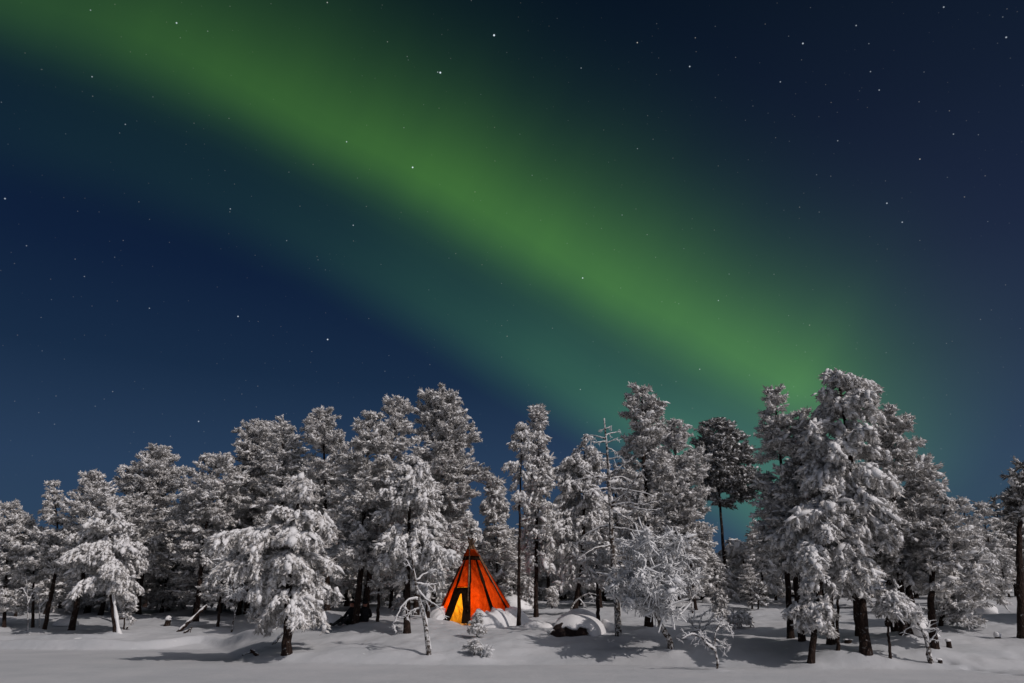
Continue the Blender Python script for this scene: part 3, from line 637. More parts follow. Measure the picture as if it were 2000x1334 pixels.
# ------------------------------------------------------------------ forest behind: copies of a few grown trees
protos = []
def proto(seed, H, wid, style, nm, cat, label):
    zs = [(H, .10), (H*.92, .30*wid), (H*.8, .62*wid), (H*.62, .95*wid), (H*.42, wid), (H*.24, .85*wid), (H*.16, .5*wid)]
    d = dict(name=nm, label=label, base=np.array([0., 60., 0.]), T3=np.array([[0, 0, 0], [.1, 0, H*.5], [0, 0, H]]), style=style, Y=60., r0=.13, size=.38, dens=.62, seed=seed, detail=1, cat=cat, group=None, frosty=False, extra=None, prof=[(0, 0, 0)])
    dd = d; 
    # profile in metres given directly
    global at
    keep = at
    at = lambda px, z, Y: np.array([px, 60., z])
    dd['prof'] = [(z, -w_, w_) for z, w_ in zs]
    tb, cb, _ = crown_geo(dd); at = keep
    return (tb, cb, H, nm, cat, label)
PR = [proto(201, 8.0, 1.7, 'pine', 'forest_pine', 'pine tree', 'snowy pine in the dim forest behind the front rows'),
      proto(202, 8.0, 1.35, 'spruce', 'forest_spruce', 'conifer', 'narrow snowy conifer in the dim forest behind the front rows'),
      proto(203, 7.0, 1.9, 'pine', 'forest_pine', 'pine tree', 'snowy pine in the dim forest behind the front rows'),
      proto(204, 6.0, 1.5, 'heavy', 'forest_pine', 'pine tree', 'snowy pine in the dim forest behind the front rows'),
      proto(205, 8.5, 1.5, 'dark', 'forest_pine', 'pine tree', 'snowy pine in the dim forest behind the front rows')]
def bushy(seed, H, wid):
    global at
    keep = at; at = lambda px, z, Y: np.array([px, 60., z])
    d = dict(name='forest_bush', base=np.array([0., 60., 0.]), T3=np.array([[0, 0, 0], [.1, 0, H*.5], [0, 0, H]]), style='heavy', Y=60., r0=.08, size=.34, dens=.7, seed=seed, detail=1, frosty=False, extra=None,
             prof=[(z, -w_, w_) for z, w_ in [(H, .1), (H*.85, .35*wid), (H*.6, .75*wid), (H*.35, wid), (H*.12, .95*wid), (.05, .7*wid)]])
    tb, cb, _ = crown_geo(d); at = keep
    return (tb, cb, H, 'forest_sapling', 'young pine', 'low bushy young pine in the dim forest behind the front rows')
PR.append(bushy(301, 3.4, 1.5)); PR.append(bushy(302, 3.0, 1.1))
base_objs = []
def put_forest(k, loc, sc, rz, wsc, label=None):
    tb, cb, H, nm, cat, lab = PR[k]
    root = empty(nm, loc, label or lab, cat, 'forest trees behind' if not label else 'far right forest trees')
    root.rotation_euler = (0, 0, rz); root.scale = (sc*wsc, sc*wsc, sc)
    if len(base_objs) <= k or base_objs[k] is None:
        while len(base_objs) <= k: base_objs.append(None)
        a = tb.build('trunk', ['bark', 'twig'], root)
        b = cb.build('crown', ['snow', 'needle_dark' if k == 4 else 'needle'], root)
        base_objs[k] = (a, b)
    else:
        for o in base_objs[k]:
            c = o.copy(); COL.objects.link(c); c.parent = root
rf = random.Random(4)
def forest_row(Y0, x0, x1, step, top_fn, jit, ks=(0, 1, 2, 3)):
    px = x0
    while px < x1:
        Y = Y0 + rf.uniform(-jit, jit); p = px + rf.uniform(-.35, .35)*step
        X = at(p, 1180, Y)[0]; z = float(terr0(X, Y)); top = at(p, top_fn(p) + rf.uniform(-28, 28), Y)[2]
        h = max(2.5, top - z); k = rf.choice(ks)
        put_forest(k, (X, Y, z), h/PR[k][2], rf.uniform(0, 6.28), rf.uniform(.9, 1.25)*min(1.5, max(1.0, 1.5-h*.06)))
        px += step
def topA(p):   # tops of the second rank, always a little under the skyline of the front trees
    return float(np.interp(p, [-40, 60, 200, 300, 360, 450, 560, 640, 720, 800, 880, 935, 960, 1000, 1040, 1110, 1200, 1300, 1400, 1470, 1540, 1700, 1850, 1900], [1040, 1030, 990, 960, 1010, 930, 880, 880, 880, 860, 900, 1010, 985, 1000, 960, 950, 900, 900, 1010, 1025, 900, 860, 1020, 1120]))
forest_row(44, -60, 1900, 54, lambda p: topA(p)+55, 3.5)
forest_row(56, -80, 1900, 62, lambda p: topA(p)+40, 4)
forest_row(74, -90, 1920, 64, lambda p: topA(p)+50, 6)
forest_row(49, -90, 590, 52, lambda p: 1078, 3, (5, 6))
forest_row(51, 690, 1560, 52, lambda p: 1085, 3, (5, 6))
forest_row(62, -90, 1900, 34, lambda p: 1068, 4, (5, 6))
forest_row(90, -120, 2000, 30, lambda p: 1080, 6, (5, 6, 3))
for (p, tp, Y, k, wd) in [(1925, 972, 52, 0, 1.0), (1962, 985, 54, 2, .95), (1912, 1040, 50, 1, 1.0), (1990, 975, 58, 4, 1.2), (1945, 1060, 47, 3, .9), (2030, 960, 56, 0, 1.1), (1975, 1050, 50, 1, 1.1), (1940, 1010, 60, 4, 1.2), (2000, 1020, 66, 2, 1.2), (2060, 980, 50, 4, 1.2)]:
    X = at(p, 1180, Y)[0]; z = float(terr0(X, Y)); h = at(p, tp, Y)[2]-z
    put_forest(k, (X, Y, z), h/PR[k][2], rf.uniform(0, 6), wd, 'snowy tree in the dim group beyond the gap at far right')

for (p, Y, h, k) in [(2215, 28.5, 8.0, 0), (2290, 29.0, 9.0, 2), (2370, 27.5, 9.0, 3)]:
    X = at(p, 1180, Y)[0]; put_forest(k, (X, Y, float(terr0(X, Y))), h/PR[k][2], rf.uniform(0, 6), 1.15, 'snowy tree just outside the right edge that shades the open snow')
# ------------------------------------------------------------------ bare, snow-rimmed trees
def bare(name, label, cat, pts, branches, r0, seed, snow=1.0, tuft=.16, Y=None, mats=('frostbark', 'twig'), part='trunk', fan=1.0):
    r = np.random.RandomState(seed)
    b = hit(*pts[0]) if Y is None else at(pts[0][0], pts[0][1], Y); Y = b[1]
    if Y is not None: b[2] = float(terr0(b[0], Y))
    root = empty(name, b, label, cat); MOUNDS.append((b[0], b[1], .06, .3))
    T = np.array([np.zeros(3)] + [at(p[0], p[1], Y)-b for p in pts[1:]])
    K = 20; TR = resample(T, K); TR[1:, :2] += r.normal(size=(K-1, 2))*.008
    TR = np.vstack([TR[0]-[0, 0, .3], TR])
    rr = r0*(1-.8*np.linspace(0, 1, K+1))
    tb = MB(); v, f = tubes(TR[None], rr[None], 8); tb.add(v, f, 0)
    sb = MB(); S2 = TR[2:].copy(); S2[:, 0] += rr[2:]*.62; S2[:, 2] += rr[2:]*.4; S2 += r.normal(size=S2.shape)*.006
    v, f = tubes(S2[None], (rr[2:]*.62*snow*r.uniform(.35, 1.25, len(S2)))[None], 6); sb.add(v, f, 0)
    tb.build(part, list(mats), root)
    for br in branches:
        dy = br[0]; p3 = [at(q[0], q[1], Y)-b for q in br[1:]]
        n = len(p3)
        for i, q in enumerate(p3): q[1] += dy*i/(n-1)
        PT = resample(p3, 12); Ln = np.linalg.norm(np.diff(PT, axis=0), axis=1).sum()
        PT[1:] += r.normal(size=(11, 3))*.012*min(1, Ln)
        ra = np.clip(.010+.022*Ln, .012, .06); rb = ra*(1-.7*np.linspace(0, 1, 12))
        bb = MB(); v, f = tubes(PT[None], rb[None], 6); bb.add(v, f, 0)
        SN = PT.copy(); SN[:, 2] += rb*.9+.006
        v, f = tubes(SN[None], (rb*.95*snow+.006*snow)[None], 6); bb.add(v, f, 1)
        # short side twigs with rime
        nt = max(3, int(Ln*6*fan)); ii = r.randint(3, 12, nt)
        tg = np.gradient(PT, axis=0)[ii]; tg /= np.linalg.norm(tg, axis=1, keepdims=True)
        dd = tg*.6 + r.normal(size=(nt, 3))*.55; dd[:, 2] += .1
        dd /= np.linalg.norm(dd, axis=1, keepdims=True)
        tl = r.uniform(.06, .20, nt)*min(1.3, .5+Ln)
        t4 = np.linspace(0, 1, 4)[None, :, None]
        Q = PT[ii][:, None, :] + tl[:, None, None]*t4*dd[:, None, :] - np.array([0, 0, .5])*tl[:, None, None]*t4**2
        v, f = tubes(Q, np.full((nt, 4), .014*snow+.004)*np.linspace(1, .5, 4)[None], 4, False); bb.add(v, f, 1)
        if tuft > 0:
            place(bb, TPL[('frost', 2)], Q[:, 3], dd, r.uniform(.6, 1.1, nt)*tuft, r, mats=(1, 1))
        bb.build('branch', [mats[0], 'snow'], root)
    sb.build('snow_cap', ['snow'], root)
    return root
bare('dead_pine', 'bare dead pine skeleton with snow-edged crooked branches in the middle of the stand', 'dead tree',
     [(1208,1243),(1205,1180),(1197,1090),(1193,1010),(1188,920),(1184,860),(1180,817)],
     [(.3,(1183,857),(1165,850),(1150,847)),(-.3,(1183,862),(1168,866),(1152,866)),(.2,(1183,850),(1196,845),(1209,841)),(-.2,(1184,866),(1205,858)),(.3,(1185,875),(1198,878),(1209,883)),(0,(1182,838),(1195,832)),(.1,(1181,838),(1168,843)),(.4,(1184,888),(1170,884),(1158,889)),(-.4,(1186,898),(1205,896),(1214,900)),
      (-.4,(1187,928),(1210,914),(1227,902)),(.5,(1187,935),(1160,930),(1125,935)),(.3,(1160,930),(1145,918),(1135,908)),(.4,(1190,937),(1215,930),(1240,938)),(-.9,(1192,985),(1215,970),(1232,947),(1243,932)),
      (-.5,(1190,985),(1176,978),(1168,982)),(-.6,(1192,990),(1222,985),(1250,990),(1276,984)),(-.9,(1222,985),(1245,998),(1272,1003)),(.6,(1194,1025),(1165,1032),(1135,1050)),(-.6,(1195,1065),(1162,1072),(1140,1085)),(-.5,(1196,1032),(1225,1035),(1250,1048)),(-.7,(1192,955),(1225,960),(1262,972)),(.5,(1195,1000),(1225,1010),(1255,1028)),(-.4,(1188,955),(1160,958),(1140,965))],
     .14, 61, snow=.7, tuft=.09, mats=('frostbark', 'twig'))
bare('dead_sapling', 'bent bare sapling with crooked snow-covered branches in front, left of the tipi', 'dead tree',
     [(838,1283),(833,1230),(823,1185),(815,1150),(811,1132),(803,1070)],
     [(-.2,(819,1170),(800,1172),(785,1188),(768,1220)),(.2,(813,1135),(830,1120),(850,1111)),(-.3,(817,1155),(840,1175),(862,1189)),(0,(822,1188),(805,1193),(790,1205)),(.1,(810,1120),(800,1105),(797,1095)),(.2,(814,1140),(835,1142),(852,1140)),(.1,(805,1085),(815,1075),(822,1068)),(0,(768,1220),(770,1225))],
     .095, 62, tuft=.13, fan=.5)
bare('birch_sapling', 'tiny frosted sapling with one branch bowed left, at the lake edge', 'young tree',
     [(1402,1310),(1400,1285),(1397,1270),(1397,1235),(1412,1208)],
     [(-.2,(1397,1270),(1378,1257),(1366,1243),(1345,1239),(1328,1248)),(.1,(1398,1250),(1412,1256),(1424,1262)),(.1,(1398,1235),(1412,1222),(1432,1226)),(.1,(1398,1262),(1410,1262),(1418,1268)),(0,(1405,1225),(1404,1212),(1403,1204)),(.1,(1370,1250),(1380,1248),(1390,1256))],
     .04, 63, tuft=.13, fan=1.6)
bare('bowed_stem', 'snow-topped stem arched over behind the dark-faced boulder', 'dead tree',
     [(1117,1203),(1117,1185),(1130,1169),(1150,1159),(1166,1163),(1169,1172)],
     [(.2,(1150,1159),(1158,1168),(1160,1180)),(.2,(1130,1169),(1138,1176),(1142,1186))], .06, 64, snow=1.2, tuft=.12)
bare('bent_bush', 'crooked bare bush of dark snow-lined limbs right of the birch', 'bush',
     [(1372,1240),(1368,1230),(1365,1218)],
     [(.3,(1368,1232),(1352,1218),(1348,1198)),(-.3,(1370,1234),(1384,1216),(1403,1209)),(.2,(1366,1222),(1375,1200),(1390,1190)),(-.3,(1368,1232),(1345,1234),(1328,1246)),(.4,(1384,1216),(1398,1200),(1415,1198)),(.5,(1352,1218),(1360,1200),(1362,1188))], .06, 65, tuft=.14, mats=('twig', 'twig'))
bare('dead_sapling', 'leaning rime-coated dead sapling with a forked top under the right cluster', 'dead tree',
     [(1818,1299),(1812,1265),(1805,1240),(1795,1222),(1788,1205)],
     [(.1,(1800,1232),(1785,1225),(1772,1230)),(.1,(1806,1240),(1815,1228),(1820,1215)),(-.1,(1810,1258),(1822,1245),(1828,1232)),(.1,(1795,1220),(1802,1208),(1800,1198))], .085, 66, tuft=.15)
bare('dead_sapling', 'thin frosted sapling leaning among the far left trunks', 'dead tree',
     [(54,1240),(55,1200),(53,1150),(50,1120)], [(.1,(54,1180),(62,1160),(70,1150)),(.1,(53,1165),(44,1150),(38,1148))], .035, 67, tuft=.14)
bare('dead_sapling', 'second thin frosted sapling between the two far left trunks', 'dead tree',
     [(77,1237),(77,1200),(76,1165),(74,1140)], [(.1,(77,1190),(84,1178),(90,1170)),(.1,(76,1172),(70,1162),(64,1160))], .035, 68, tuft=.14)
bare('dead_sapling', 'broken twiggy sapling right of the birch trunk in the shade', 'dead tree',
     [(1352,1192),(1350,1170),(1346,1150)], [(.1,(1350,1172),(1358,1162),(1364,1150)),(.1,(1351,1182),(1342,1176),(1334,1178))], .05, 69, tuft=.14, Y=36)
bare('snowy_twig', 'tiny frosted twig in front of the dark-faced boulder', 'twig', [(1074,1244),(1073,1236),(1070,1228)], [(.05,(1073,1238),(1078,1232),(1080,1228)),(0,(1073,1236),(1067,1232),(1064,1230))], .012, 70, tuft=.07)
bare('snowy_twig', 'little tuft of twigs poking out above the birch shadow', 'twig', [(1192,1258),(1192,1254),(1191,1250)], [(.05,(1192,1256),(1196,1252),(1198,1250)),(0,(1192,1256),(1188,1252),(1187,1250))], .012, 71, tuft=.05)

# ------------------------------------------------------------------ logs, poles and stumps
def log(name, label, a, b, r0, r1, snow=.6, cat='log', sink=.1, twigs=0, seed=0, mat_='bark'):
    r = np.random.RandomState(seed); a = np.array(a); b = np.array(b)
    root = empty(name, a, label, cat)
    K = 14; P = np.array([a*(1-t)+b*t for t in np.linspace(0, 1, K)])-a; P[1:-1] += r.normal(size=(K-2, 3))*.012
    rr = np.linspace(r0, r1, K); tb = MB(); v, f = tubes(P[None], rr[None], 9); tb.add(v, f, 0)
    for _ in range(twigs):
        i = r.randint(2, K-1); d = unit(r.normal(size=3)); q = np.array([P[i], P[i]+d*.15, P[i]+d*.3+[0, 0, .03]])
        v, f = tubes(q[None], np.array([[.02, .014, .006]]), 5); tb.add(v, f, 0)
    tb.build('wood', [mat_], root)
    if snow > 0:
        SN = P[1:].copy(); SN[:, 2] += rr[1:]*.75; sw = rr[1:]*snow*(1+.25*np.sin(np.arange(K-1)*1.3+seed)); sw[0] *= .4; sw[-1] *= .5
        sb = MB(); v, f = tubes(SN[None], sw[None], 8); sb.add(v, f, 0); sb.build('snow_cap', ['snow'], root)
    return root
g = hit(344, 1236); e = at(404, 1183, g[1]+.5); log('leaning_log', 'long snow-topped log propped at a slant left of the big front pine', g-[0, 0, .05], e, .09, .06, .85, 'log', twigs=3, seed=1)
g = hit(354, 1240); e = at(376, 1225, g[1]+.4); log('broken_branch', 'short dark branch lying under the propped slanting log', g-[0, 0, .03], e, .05, .03, .4, 'branch', twigs=2, seed=2)
g = at(598, 1196, 34.0); g[2] = float(terr0(g[0], 34.)) ; e = at(663, 1058, 34.0); log('leaning_pole', 'dark bare trunk leaning right, behind the big front pine', g-[0, 0, .1], e, .08, .055, .5, 'dead tree', seed=3)
g = hit(528, 1239); e = at(552, 1213, g[1]+.2); log('leaning_branch', 'white rimed branch slanting up from the snow left of the front pine trunk', g-[0, 0, .04], e, .035, .022, 1.0, 'branch', seed=4, mat_='frostbark')
g = hit(533, 1259); e = at(553, 1236, g[1]+.2); log('leaning_branch', 'white rimed branch leaning on the foot of the front pine trunk', g-[0, 0, .04], e, .05, .03, 1.0, 'branch', seed=5, mat_='frostbark')
g = hit(474, 1281); e = g + [.34, .05, .12]; log('broken_branch', 'dark wood stub in the big pine\'s shadow, left one of the pair', g-[0, 0, .02], e, .055, .04, .7, 'branch', seed=6)
g = hit(503, 1280); e = g + [-.26, .10, .16]; log('broken_branch', 'dark wood stub in the big pine\'s shadow, right one of the pair', g-[0, 0, .02], e, .06, .05, .5, 'branch', seed=7)
def stump(label, p, r_, h, cap=.5, Y=None, seed=0):
    r = np.random.RandomState(seed)
    b = hit(*p) if Y is None else at(p[0], p[1], Y)
    if Y is not None: b[2] = float(terr0(b[0], Y))
    root = empty('tree_stump', b, label, 'stump')
    P = np.array([[0, 0, -.25], [0, 0, 0], [.01, 0, h*.5], [.02, .01, h]]); tb = MB(); v, f = tubes(P[None], np.array([[r_*1.25, r_*1.15, r_, r_*.95]]), 10); v += r.normal(size=v.shape)*.006; tb.add(v, f, 0); tb.build('wood', ['bark'], root)
    v, f = ICO[3]; v = v*(1+rand_rot_noise(v, .3, 2, seed))[:, None]*[r_*1.25, r_*1.2, r_*cap*.95]; v[:, 2] = np.where(v[:, 2] < 0, v[:, 2]*.3, v[:, 2]) + h
    sb = MB(); sb.add(v, f, 0); sb.build('snow_cap', ['snow'], root)
stump('small snow-capped stump alone on the open snow at right', (1854, 1265), .075, .20, 1.0, seed=1)
stump('low dark stub beside the forked dead sapling', (1836, 1296), .06, .10, .8, seed=2)
stump('dark rounded stump half buried between the right cluster trunks', (1657, 1256), .12, .10, .3, seed=3)
stump('tall snow-capped stump in the left clearing behind the log', (331, 1194), .14, .30, 1.3, Y=37, seed=4)
stump('tiny snow-topped stump far right near the edge trunk', (1949, 1248), .09, .10, 1.8, seed=5)
stump('dark stump half hidden under the lowest boughs of the big front pine', (591, 1222), .13, .32, .4, Y=30, seed=6)
stump('short cut trunk seen under the boughs of the birch', (1270, 1229), .12, .75, .4, seed=7)
stump('small stub standing in the left clearing', (247, 1231), .035, .16, .6, seed=8)

# ------------------------------------------------------------------ snow-covered rocks and mounds
def mound(name, label, cat, px, wpx, hpx, depth, seed, Y=None, rock=False, kind=None, amp=.25):
    b = hit(*px) if Y is None else at(px[0], px[1], Y); Y = b[1]; b[2] = float(terr0(b[0], Y))
    m_ = at(px[0]+wpx/2, px[1], Y)[0]-at(px[0]-wpx/2, px[1], Y)[0]; h = at(px[0], px[1]-hpx, Y)[2]-at(px[0], px[1], Y)[2]
    root = empty(name, b, label, cat) if kind is None else None
    v, f = ICO[4]; n = rand_rot_noise(v, amp*1.6, 1.9, seed) + rand_rot_noise(v, amp*.5, 4.2, seed+5)
    q = v*(1+n)[:, None]*[m_/2, depth, h]; q[:, 2] = np.where(q[:, 2] < 0, q[:, 2]*.25, q[:, 2])
    sb = MB(); sb.add(q, f, 0)
    o = sb.build('snow_cover' if root else name, ['snow'], root, None if root else b)
    if not root: tag(o, label, cat, kind=kind)
    return root, b, m_, h
# dark-faced boulder
b = hit(1132, 1242); Yb = b[1]; dpt = Yb/ray(1132, 1242)[1]; ppm = FPX/dpt
root = empty('boulder', b + np.array([0, .55, 0]), 'boulder with a dark face showing under a thick snow cap', 'boulder')
v, f = ICO[4]; q = v*(1+rand_rot_noise(v, .22, 2.3, 3)+rand_rot_noise(v, .12, 6, 8))[:, None]*[40/ppm, .62, 29/ppm] + np.array([-12/ppm, .05, .02])
MBk = MB(); MBk.add(q, f, 0); MBk.build('rock', ['rock'], root)
q = v.copy(); q = q*(1+rand_rot_noise(v, .12, 2.0, 14)+rand_rot_noise(v, .07, 6.5, 4))[:, None]
q = q*[58/ppm, .80, 40/ppm] + np.array([2/ppm, .18, .0])
# the cap overhangs: pull the front underside up so that the rock face shows
fr = np.clip((-q[:, 1]-.15)/.4, 0, 1)*np.clip(1-np.abs(q[:, 0]+12/ppm)/(36/ppm), 0, 1)
edge = .215+.06*np.sin(q[:, 0]*9)+.04*np.sin(q[:, 0]*23)
lift = np.clip(fr*3, 0, 1); q[:, 2] = np.where(q[:, 2] < edge, q[:, 2]*(1-lift)+lift*edge, q[:, 2]); q[:, 1] = np.where((q[:, 2] <= edge+1e-6) & (lift > .6), np.maximum(q[:, 1], -.34), q[:, 1])
MBk = MB(); MBk.add(q, f, 0); MBk.build('snow_cap', ['snow'], root)
mound('snowy_rock', 'smooth snow hump in the shade behind the dark-faced boulder', 'rock', (1128, 1222), 84, 26, .7, 31)
mound('snowy_rock', 'small snow hump right of the dark stem behind the boulder', 'rock', (1190, 1232), 40, 22, .4, 32)
mound('snowy_rock', 'low snow mound left of the seated people', 'rock', (628, 1222), 46, 26, .45, 33)
mound('snowy_rock', 'rounded snow mound directly beside the seated people', 'rock', (655, 1222), 34, 24, .4, 34)
mound('snowy_rock', 'tall shaded snow mound behind the forked dead sapling', 'rock', (1800, 1240), 52, 38, .6, 35)
mound('snowy_rock', 'flat snow lump behind the bent bush', 'rock', (1342, 1248), 44, 14, .4, 36)
mound('snowy_rock', 'small bright snow hump in the clearing left of the dark-crowned pine', 'rock', (1388, 1172), 34, 16, .8, 37, Y=46)
mound('snowy_rock', 'long low snow hump right of the slim straight pine', 'rock', (1052, 1226), 50, 14, .35, 38)
mound('snowy_rock', 'snow lump under the far right trees', 'rock', (1925, 1212), 50, 20, .8, 39, Y=37)
mound('snowy_rock', 'lumpy snow pile between the left trunks', 'rock', (128, 1222), 44, 14, .5, 40)
mound('snowy_rock', 'chunky snow clods thrown up beside the left track', 'snow pile', (160, 1254), 46, 10, .4, 41)
mound('snowy_rock', 'snow knoll between the tipi and the far forest', 'rock', (1000, 1178), 60, 22, .8, 42, Y=42)
b1 = hit(1733, 1226); b2 = hit(1775, 1229); b2[1] = b1[1]; zz = max(b1[2], b2[2])+.22; b1[2] = zz-.02; b2[2] = zz
log('fallen_log', 'thick dark log lying under a snow crust behind the right cluster trunks', b1, b2, .16, .15, .9, 'log', seed=9)
b1 = hit(1235, 1223); 

# ------------------------------------------------------------------ tipi
tb0 = hit(930, 1219); YT = tb0[1] + 1.2; tb0 = at(931, 1216, YT); tb0[2] = float(terr0(tb0[0], YT-.8)) 
dpt = YT/ray(931, 1216)[1]; ppm = FPX/dpt; RB = 84/ppm
apex = at(920, 1066, YT) - tb0; Hc = apex[2]; AX = apex[0]
tipi = empty('tipi_tent', tb0, 'orange canvas tipi glowing from inside among the snowy pines', 'tent')
ang = [-132, -98, -62, -30, 4, 40, 76, 112, 148, 180, 204]
def cone_pt(a, h, out=0.0, sag=0.0):
    t = h/Hc; rr_ = (RB+out)*(1-t) + .085*t - sag
    return np.array([AX*t + rr_*math.cos(R(a)), rr_*math.sin(R(a)), h])
rt = np.random.RandomState(8)
def panel(a0, a1, h0, h1, name, m_, sag=.10, thick=.012, na=14, nh=34, out=0.0, wr=.028, edge=None):
    V = []; 
    for s_i in (0, 1):
        for j in range(nh+1):
            h = h0+(h1-h0)*j/nh
            for i in range(na+1):
                u = i/na; a = a0+(a1-a0)*u
                if edge: a = edge(a0, a1, u, h)
                t = h/Hc; p0 = cone_pt(a0, h, out); p1 = cone_pt(a1, h, out)
                flat = p0*(1-u)+p1*u; rnd = cone_pt(a, h, out)
                p = flat*.75+rnd*.25 if not edge else rnd
                n_ = unit([math.cos(R(a)), math.sin(R(a)), .3])
                w_ = wr*(.9*math.sin(h*6.3-u*7+a0*3)*math.sin(u*9+h*2)+math.sin(h*9+u*5+a0)+.6*math.sin(h*17-u*9+a0*2)+.5*math.sin(u*14+a0))*(math.sin(math.pi*u) if not edge else .5)*(1-t*.6)
                p = p + n_*(w_ - (sag*(1-t)*math.sin(math.pi*u) if not edge else 0) + (0 if s_i == 0 else -thick))
                V.append(p)
    V = np.array(V); n = (na+1)*(nh+1); F = []
    for j in range(nh):
        for i in range(na):
            a_ = j*(na+1)+i; b_ = a_+1; c_ = a_+na+2; d_ = a_+na+1
            F += [[a_, b_, c_], [a_, c_, d_]]
            if thick > 0: F += [[n+a_, n+c_, n+b_], [n+a_, n+d_, n+c_]]
    if thick == 0: V = V[:n]
    mb = MB(); mb.add(V, F, 0); return mb.build(name, [m_], tipi)
hs = Hc*.862
for i in range(len(ang)):
    a0 = ang[i]; a1 = ang[(i+1) % len(ang)] + (360 if i == len(ang)-1 else 0)
    if i == len(ang)-1: a1 = 228
    if i == 0:
        panel(a0, a1, Hc*.44, hs, 'canvas_panel', 'canvas', sag=.05, thick=0)      # above the door
    else:
        panel(a0, a1, -.02, hs, 'canvas_panel', 'canvas', sag=.07, thick=0)
# collar of canvas round the smoke hole
for i in range(10):
    a0 = i*36-10
    panel(a0, a0+36, Hc*.855, Hc*.95, 'smoke_flap', 'canvas', sag=.0, thick=0, na=6, nh=8, out=.42, wr=.05)
# dark hem under the collar, and dark seam tapes over each front pole
for a in ang:
    panel(a-3.2, a+3.2, -.02, hs, 'seam_tape', 'canvas_dark', thick=0, na=3, nh=20, out=.022, edge=lambda a0, a1, u, h: a0+(a1-a0)*u*1.0 + (0 if h < Hc*.5 else (u-.5)*4), wr=.004)
panel(-180, 0, Hc*.80, Hc*.862, 'seam_tape', 'canvas_dark', thick=0, na=24, nh=3, out=.035, edge=lambda a0, a1, u, h: a0+(a1-a0)*u, wr=.01)
# rolled-back dark door curtains: an upside-down V over the glowing inner door
hd = Hc*.435
def curtain_l(a0, a1, u, h):
    k = max(0, 1-h/hd); L0 = -136; L1 = -115.0-9.5*k if h < hd*.80 else -114.0
    return L0+(L1-L0)*u
def curtain_r(a0, a1, u, h):
    k = max(0, 1-h/hd); L1 = -95; L0 = -115.5+9*min(1, k*1.6) if h < hd*.80 else -114.5
    return L0+(L1-L0)*u
panel(-136, -115, -.02, hd, 'door_flap', 'canvas_dark', thick=.02, na=10, nh=20, out=.04, edge=curtain_l, wr=.012)
panel(-115, -95, -.02, hd, 'door_flap', 'canvas_dark', thick=.02, na=10, nh=20, out=.045, edge=curtain_r, wr=.012)
panel(-134, -97, -.02, hd*1.02, 'door_curtain', 'door', thick=0, na=10, nh=16, out=-.02, wr=.02, sag=.05)
# poles
for i, a in enumerate(ang):
    p0 = cone_pt(a, -.1, -.05); p1 = cone_pt(a, Hc*.97, -.05)
    d_ = unit(p1-p0); Lp = np.linalg.norm(p1-p0) + [.50, .42, .32, .46, .6, .3, .42, .35, .5, .42, .35][i]
    tw = np.array([rt.normal()*.02, rt.normal()*.02, 0])
    P = np.array([p0 + d_*Lp*t for t in np.linspace(0, 1, 10)]) + tw
    mb = MB(); v, f = tubes(P[None], (.040-.008*np.linspace(0, 1, 10))[None], 8); mb.add(v, f, 0); mb.build('pole', ['wood'], tipi)
for (dx, dz, r_) in [(.22, .40, .035), (-.16, .38, .03), (.10, .46, .028)]:
    P = np.array([[AX-dx*.5, .0, Hc*.93], [AX+dx*.4, -.03, Hc*1.0+.05], [AX+dx, -.05, Hc*.97+dz]])
    mb = MB(); v, f = tubes(P[None], np.array([[r_, r_, r_*.8]]), 8); mb.add(v, f, 0); mb.build('pole', ['wood'], tipi)
# firewood, fire and its light
fire = empty('campfire', tb0 + np.array([-.45, -.35, .0]), 'small wood fire burning inside the orange tipi behind the door', 'fire')
for i in range(7):
    a = i*2*math.pi/7; P = np.array([[.30*math.cos(a), .30*math.sin(a), 0], [-.03*math.cos(a), -.03*math.sin(a), .22]])
    mb = MB(); v, f = tubes(np.array([P[0], P.mean(0), P[1]])[None], np.array([[.035, .03, .025]]), 7); mb.add(v, f, 0); mb.build('firewood', ['bark'], fire)
for i in range(3):
    v, f = ICO[2]; q = v*[.07, .07, .17]; q[:, :2] *= (1-.5*np.clip(v[:, 2:3], 0, 1)); q += [.05*math.cos(i*2.1), .05*math.sin(i*2.1), .22]
    mb = MB(); mb.add(q, f, 0); mb.build('flame', ['flame'], fire)
def point(name, loc, energy, colr, rad):
    l = bpy.data.lights.new(name, 'POINT'); l.energy = energy; l.color = colr; l.shadow_soft_size = rad
    o = bpy.data.objects.new(name, l); COL.objects.link(o); o.location = [float(q) for q in loc]
point('fire_light', tb0 + np.array([-.50, -.62, .52]), 50, (1, .47, .11), .035)
# twigs stacked behind the door curtain throw their outline on it
tw = empty('kindling_bundle', tb0 + np.array([-.5, -1.0, 0]), 'bundle of thin twigs standing behind the glowing tipi door', 'firewood')
mb = MB()
for i in range(16):
    a = rt.uniform(.3, 2.8); st_ = np.array([rt.uniform(-.45, .35), rt.uniform(-.05, .05), rt.uniform(-.05, .45)]); L_ = rt.uniform(.3, .6)
    P = np.array([st_, st_+[L_*.5*math.cos(a), 0, L_*.5*math.sin(a)+.03], st_+[L_*math.cos(a), 0, L_*math.sin(a)]])
    v, f = tubes(P[None], np.array([[.012, .009, .004]]), 5); mb.add(v, f, 0)
mb.build('twigs', ['twig'], tw)
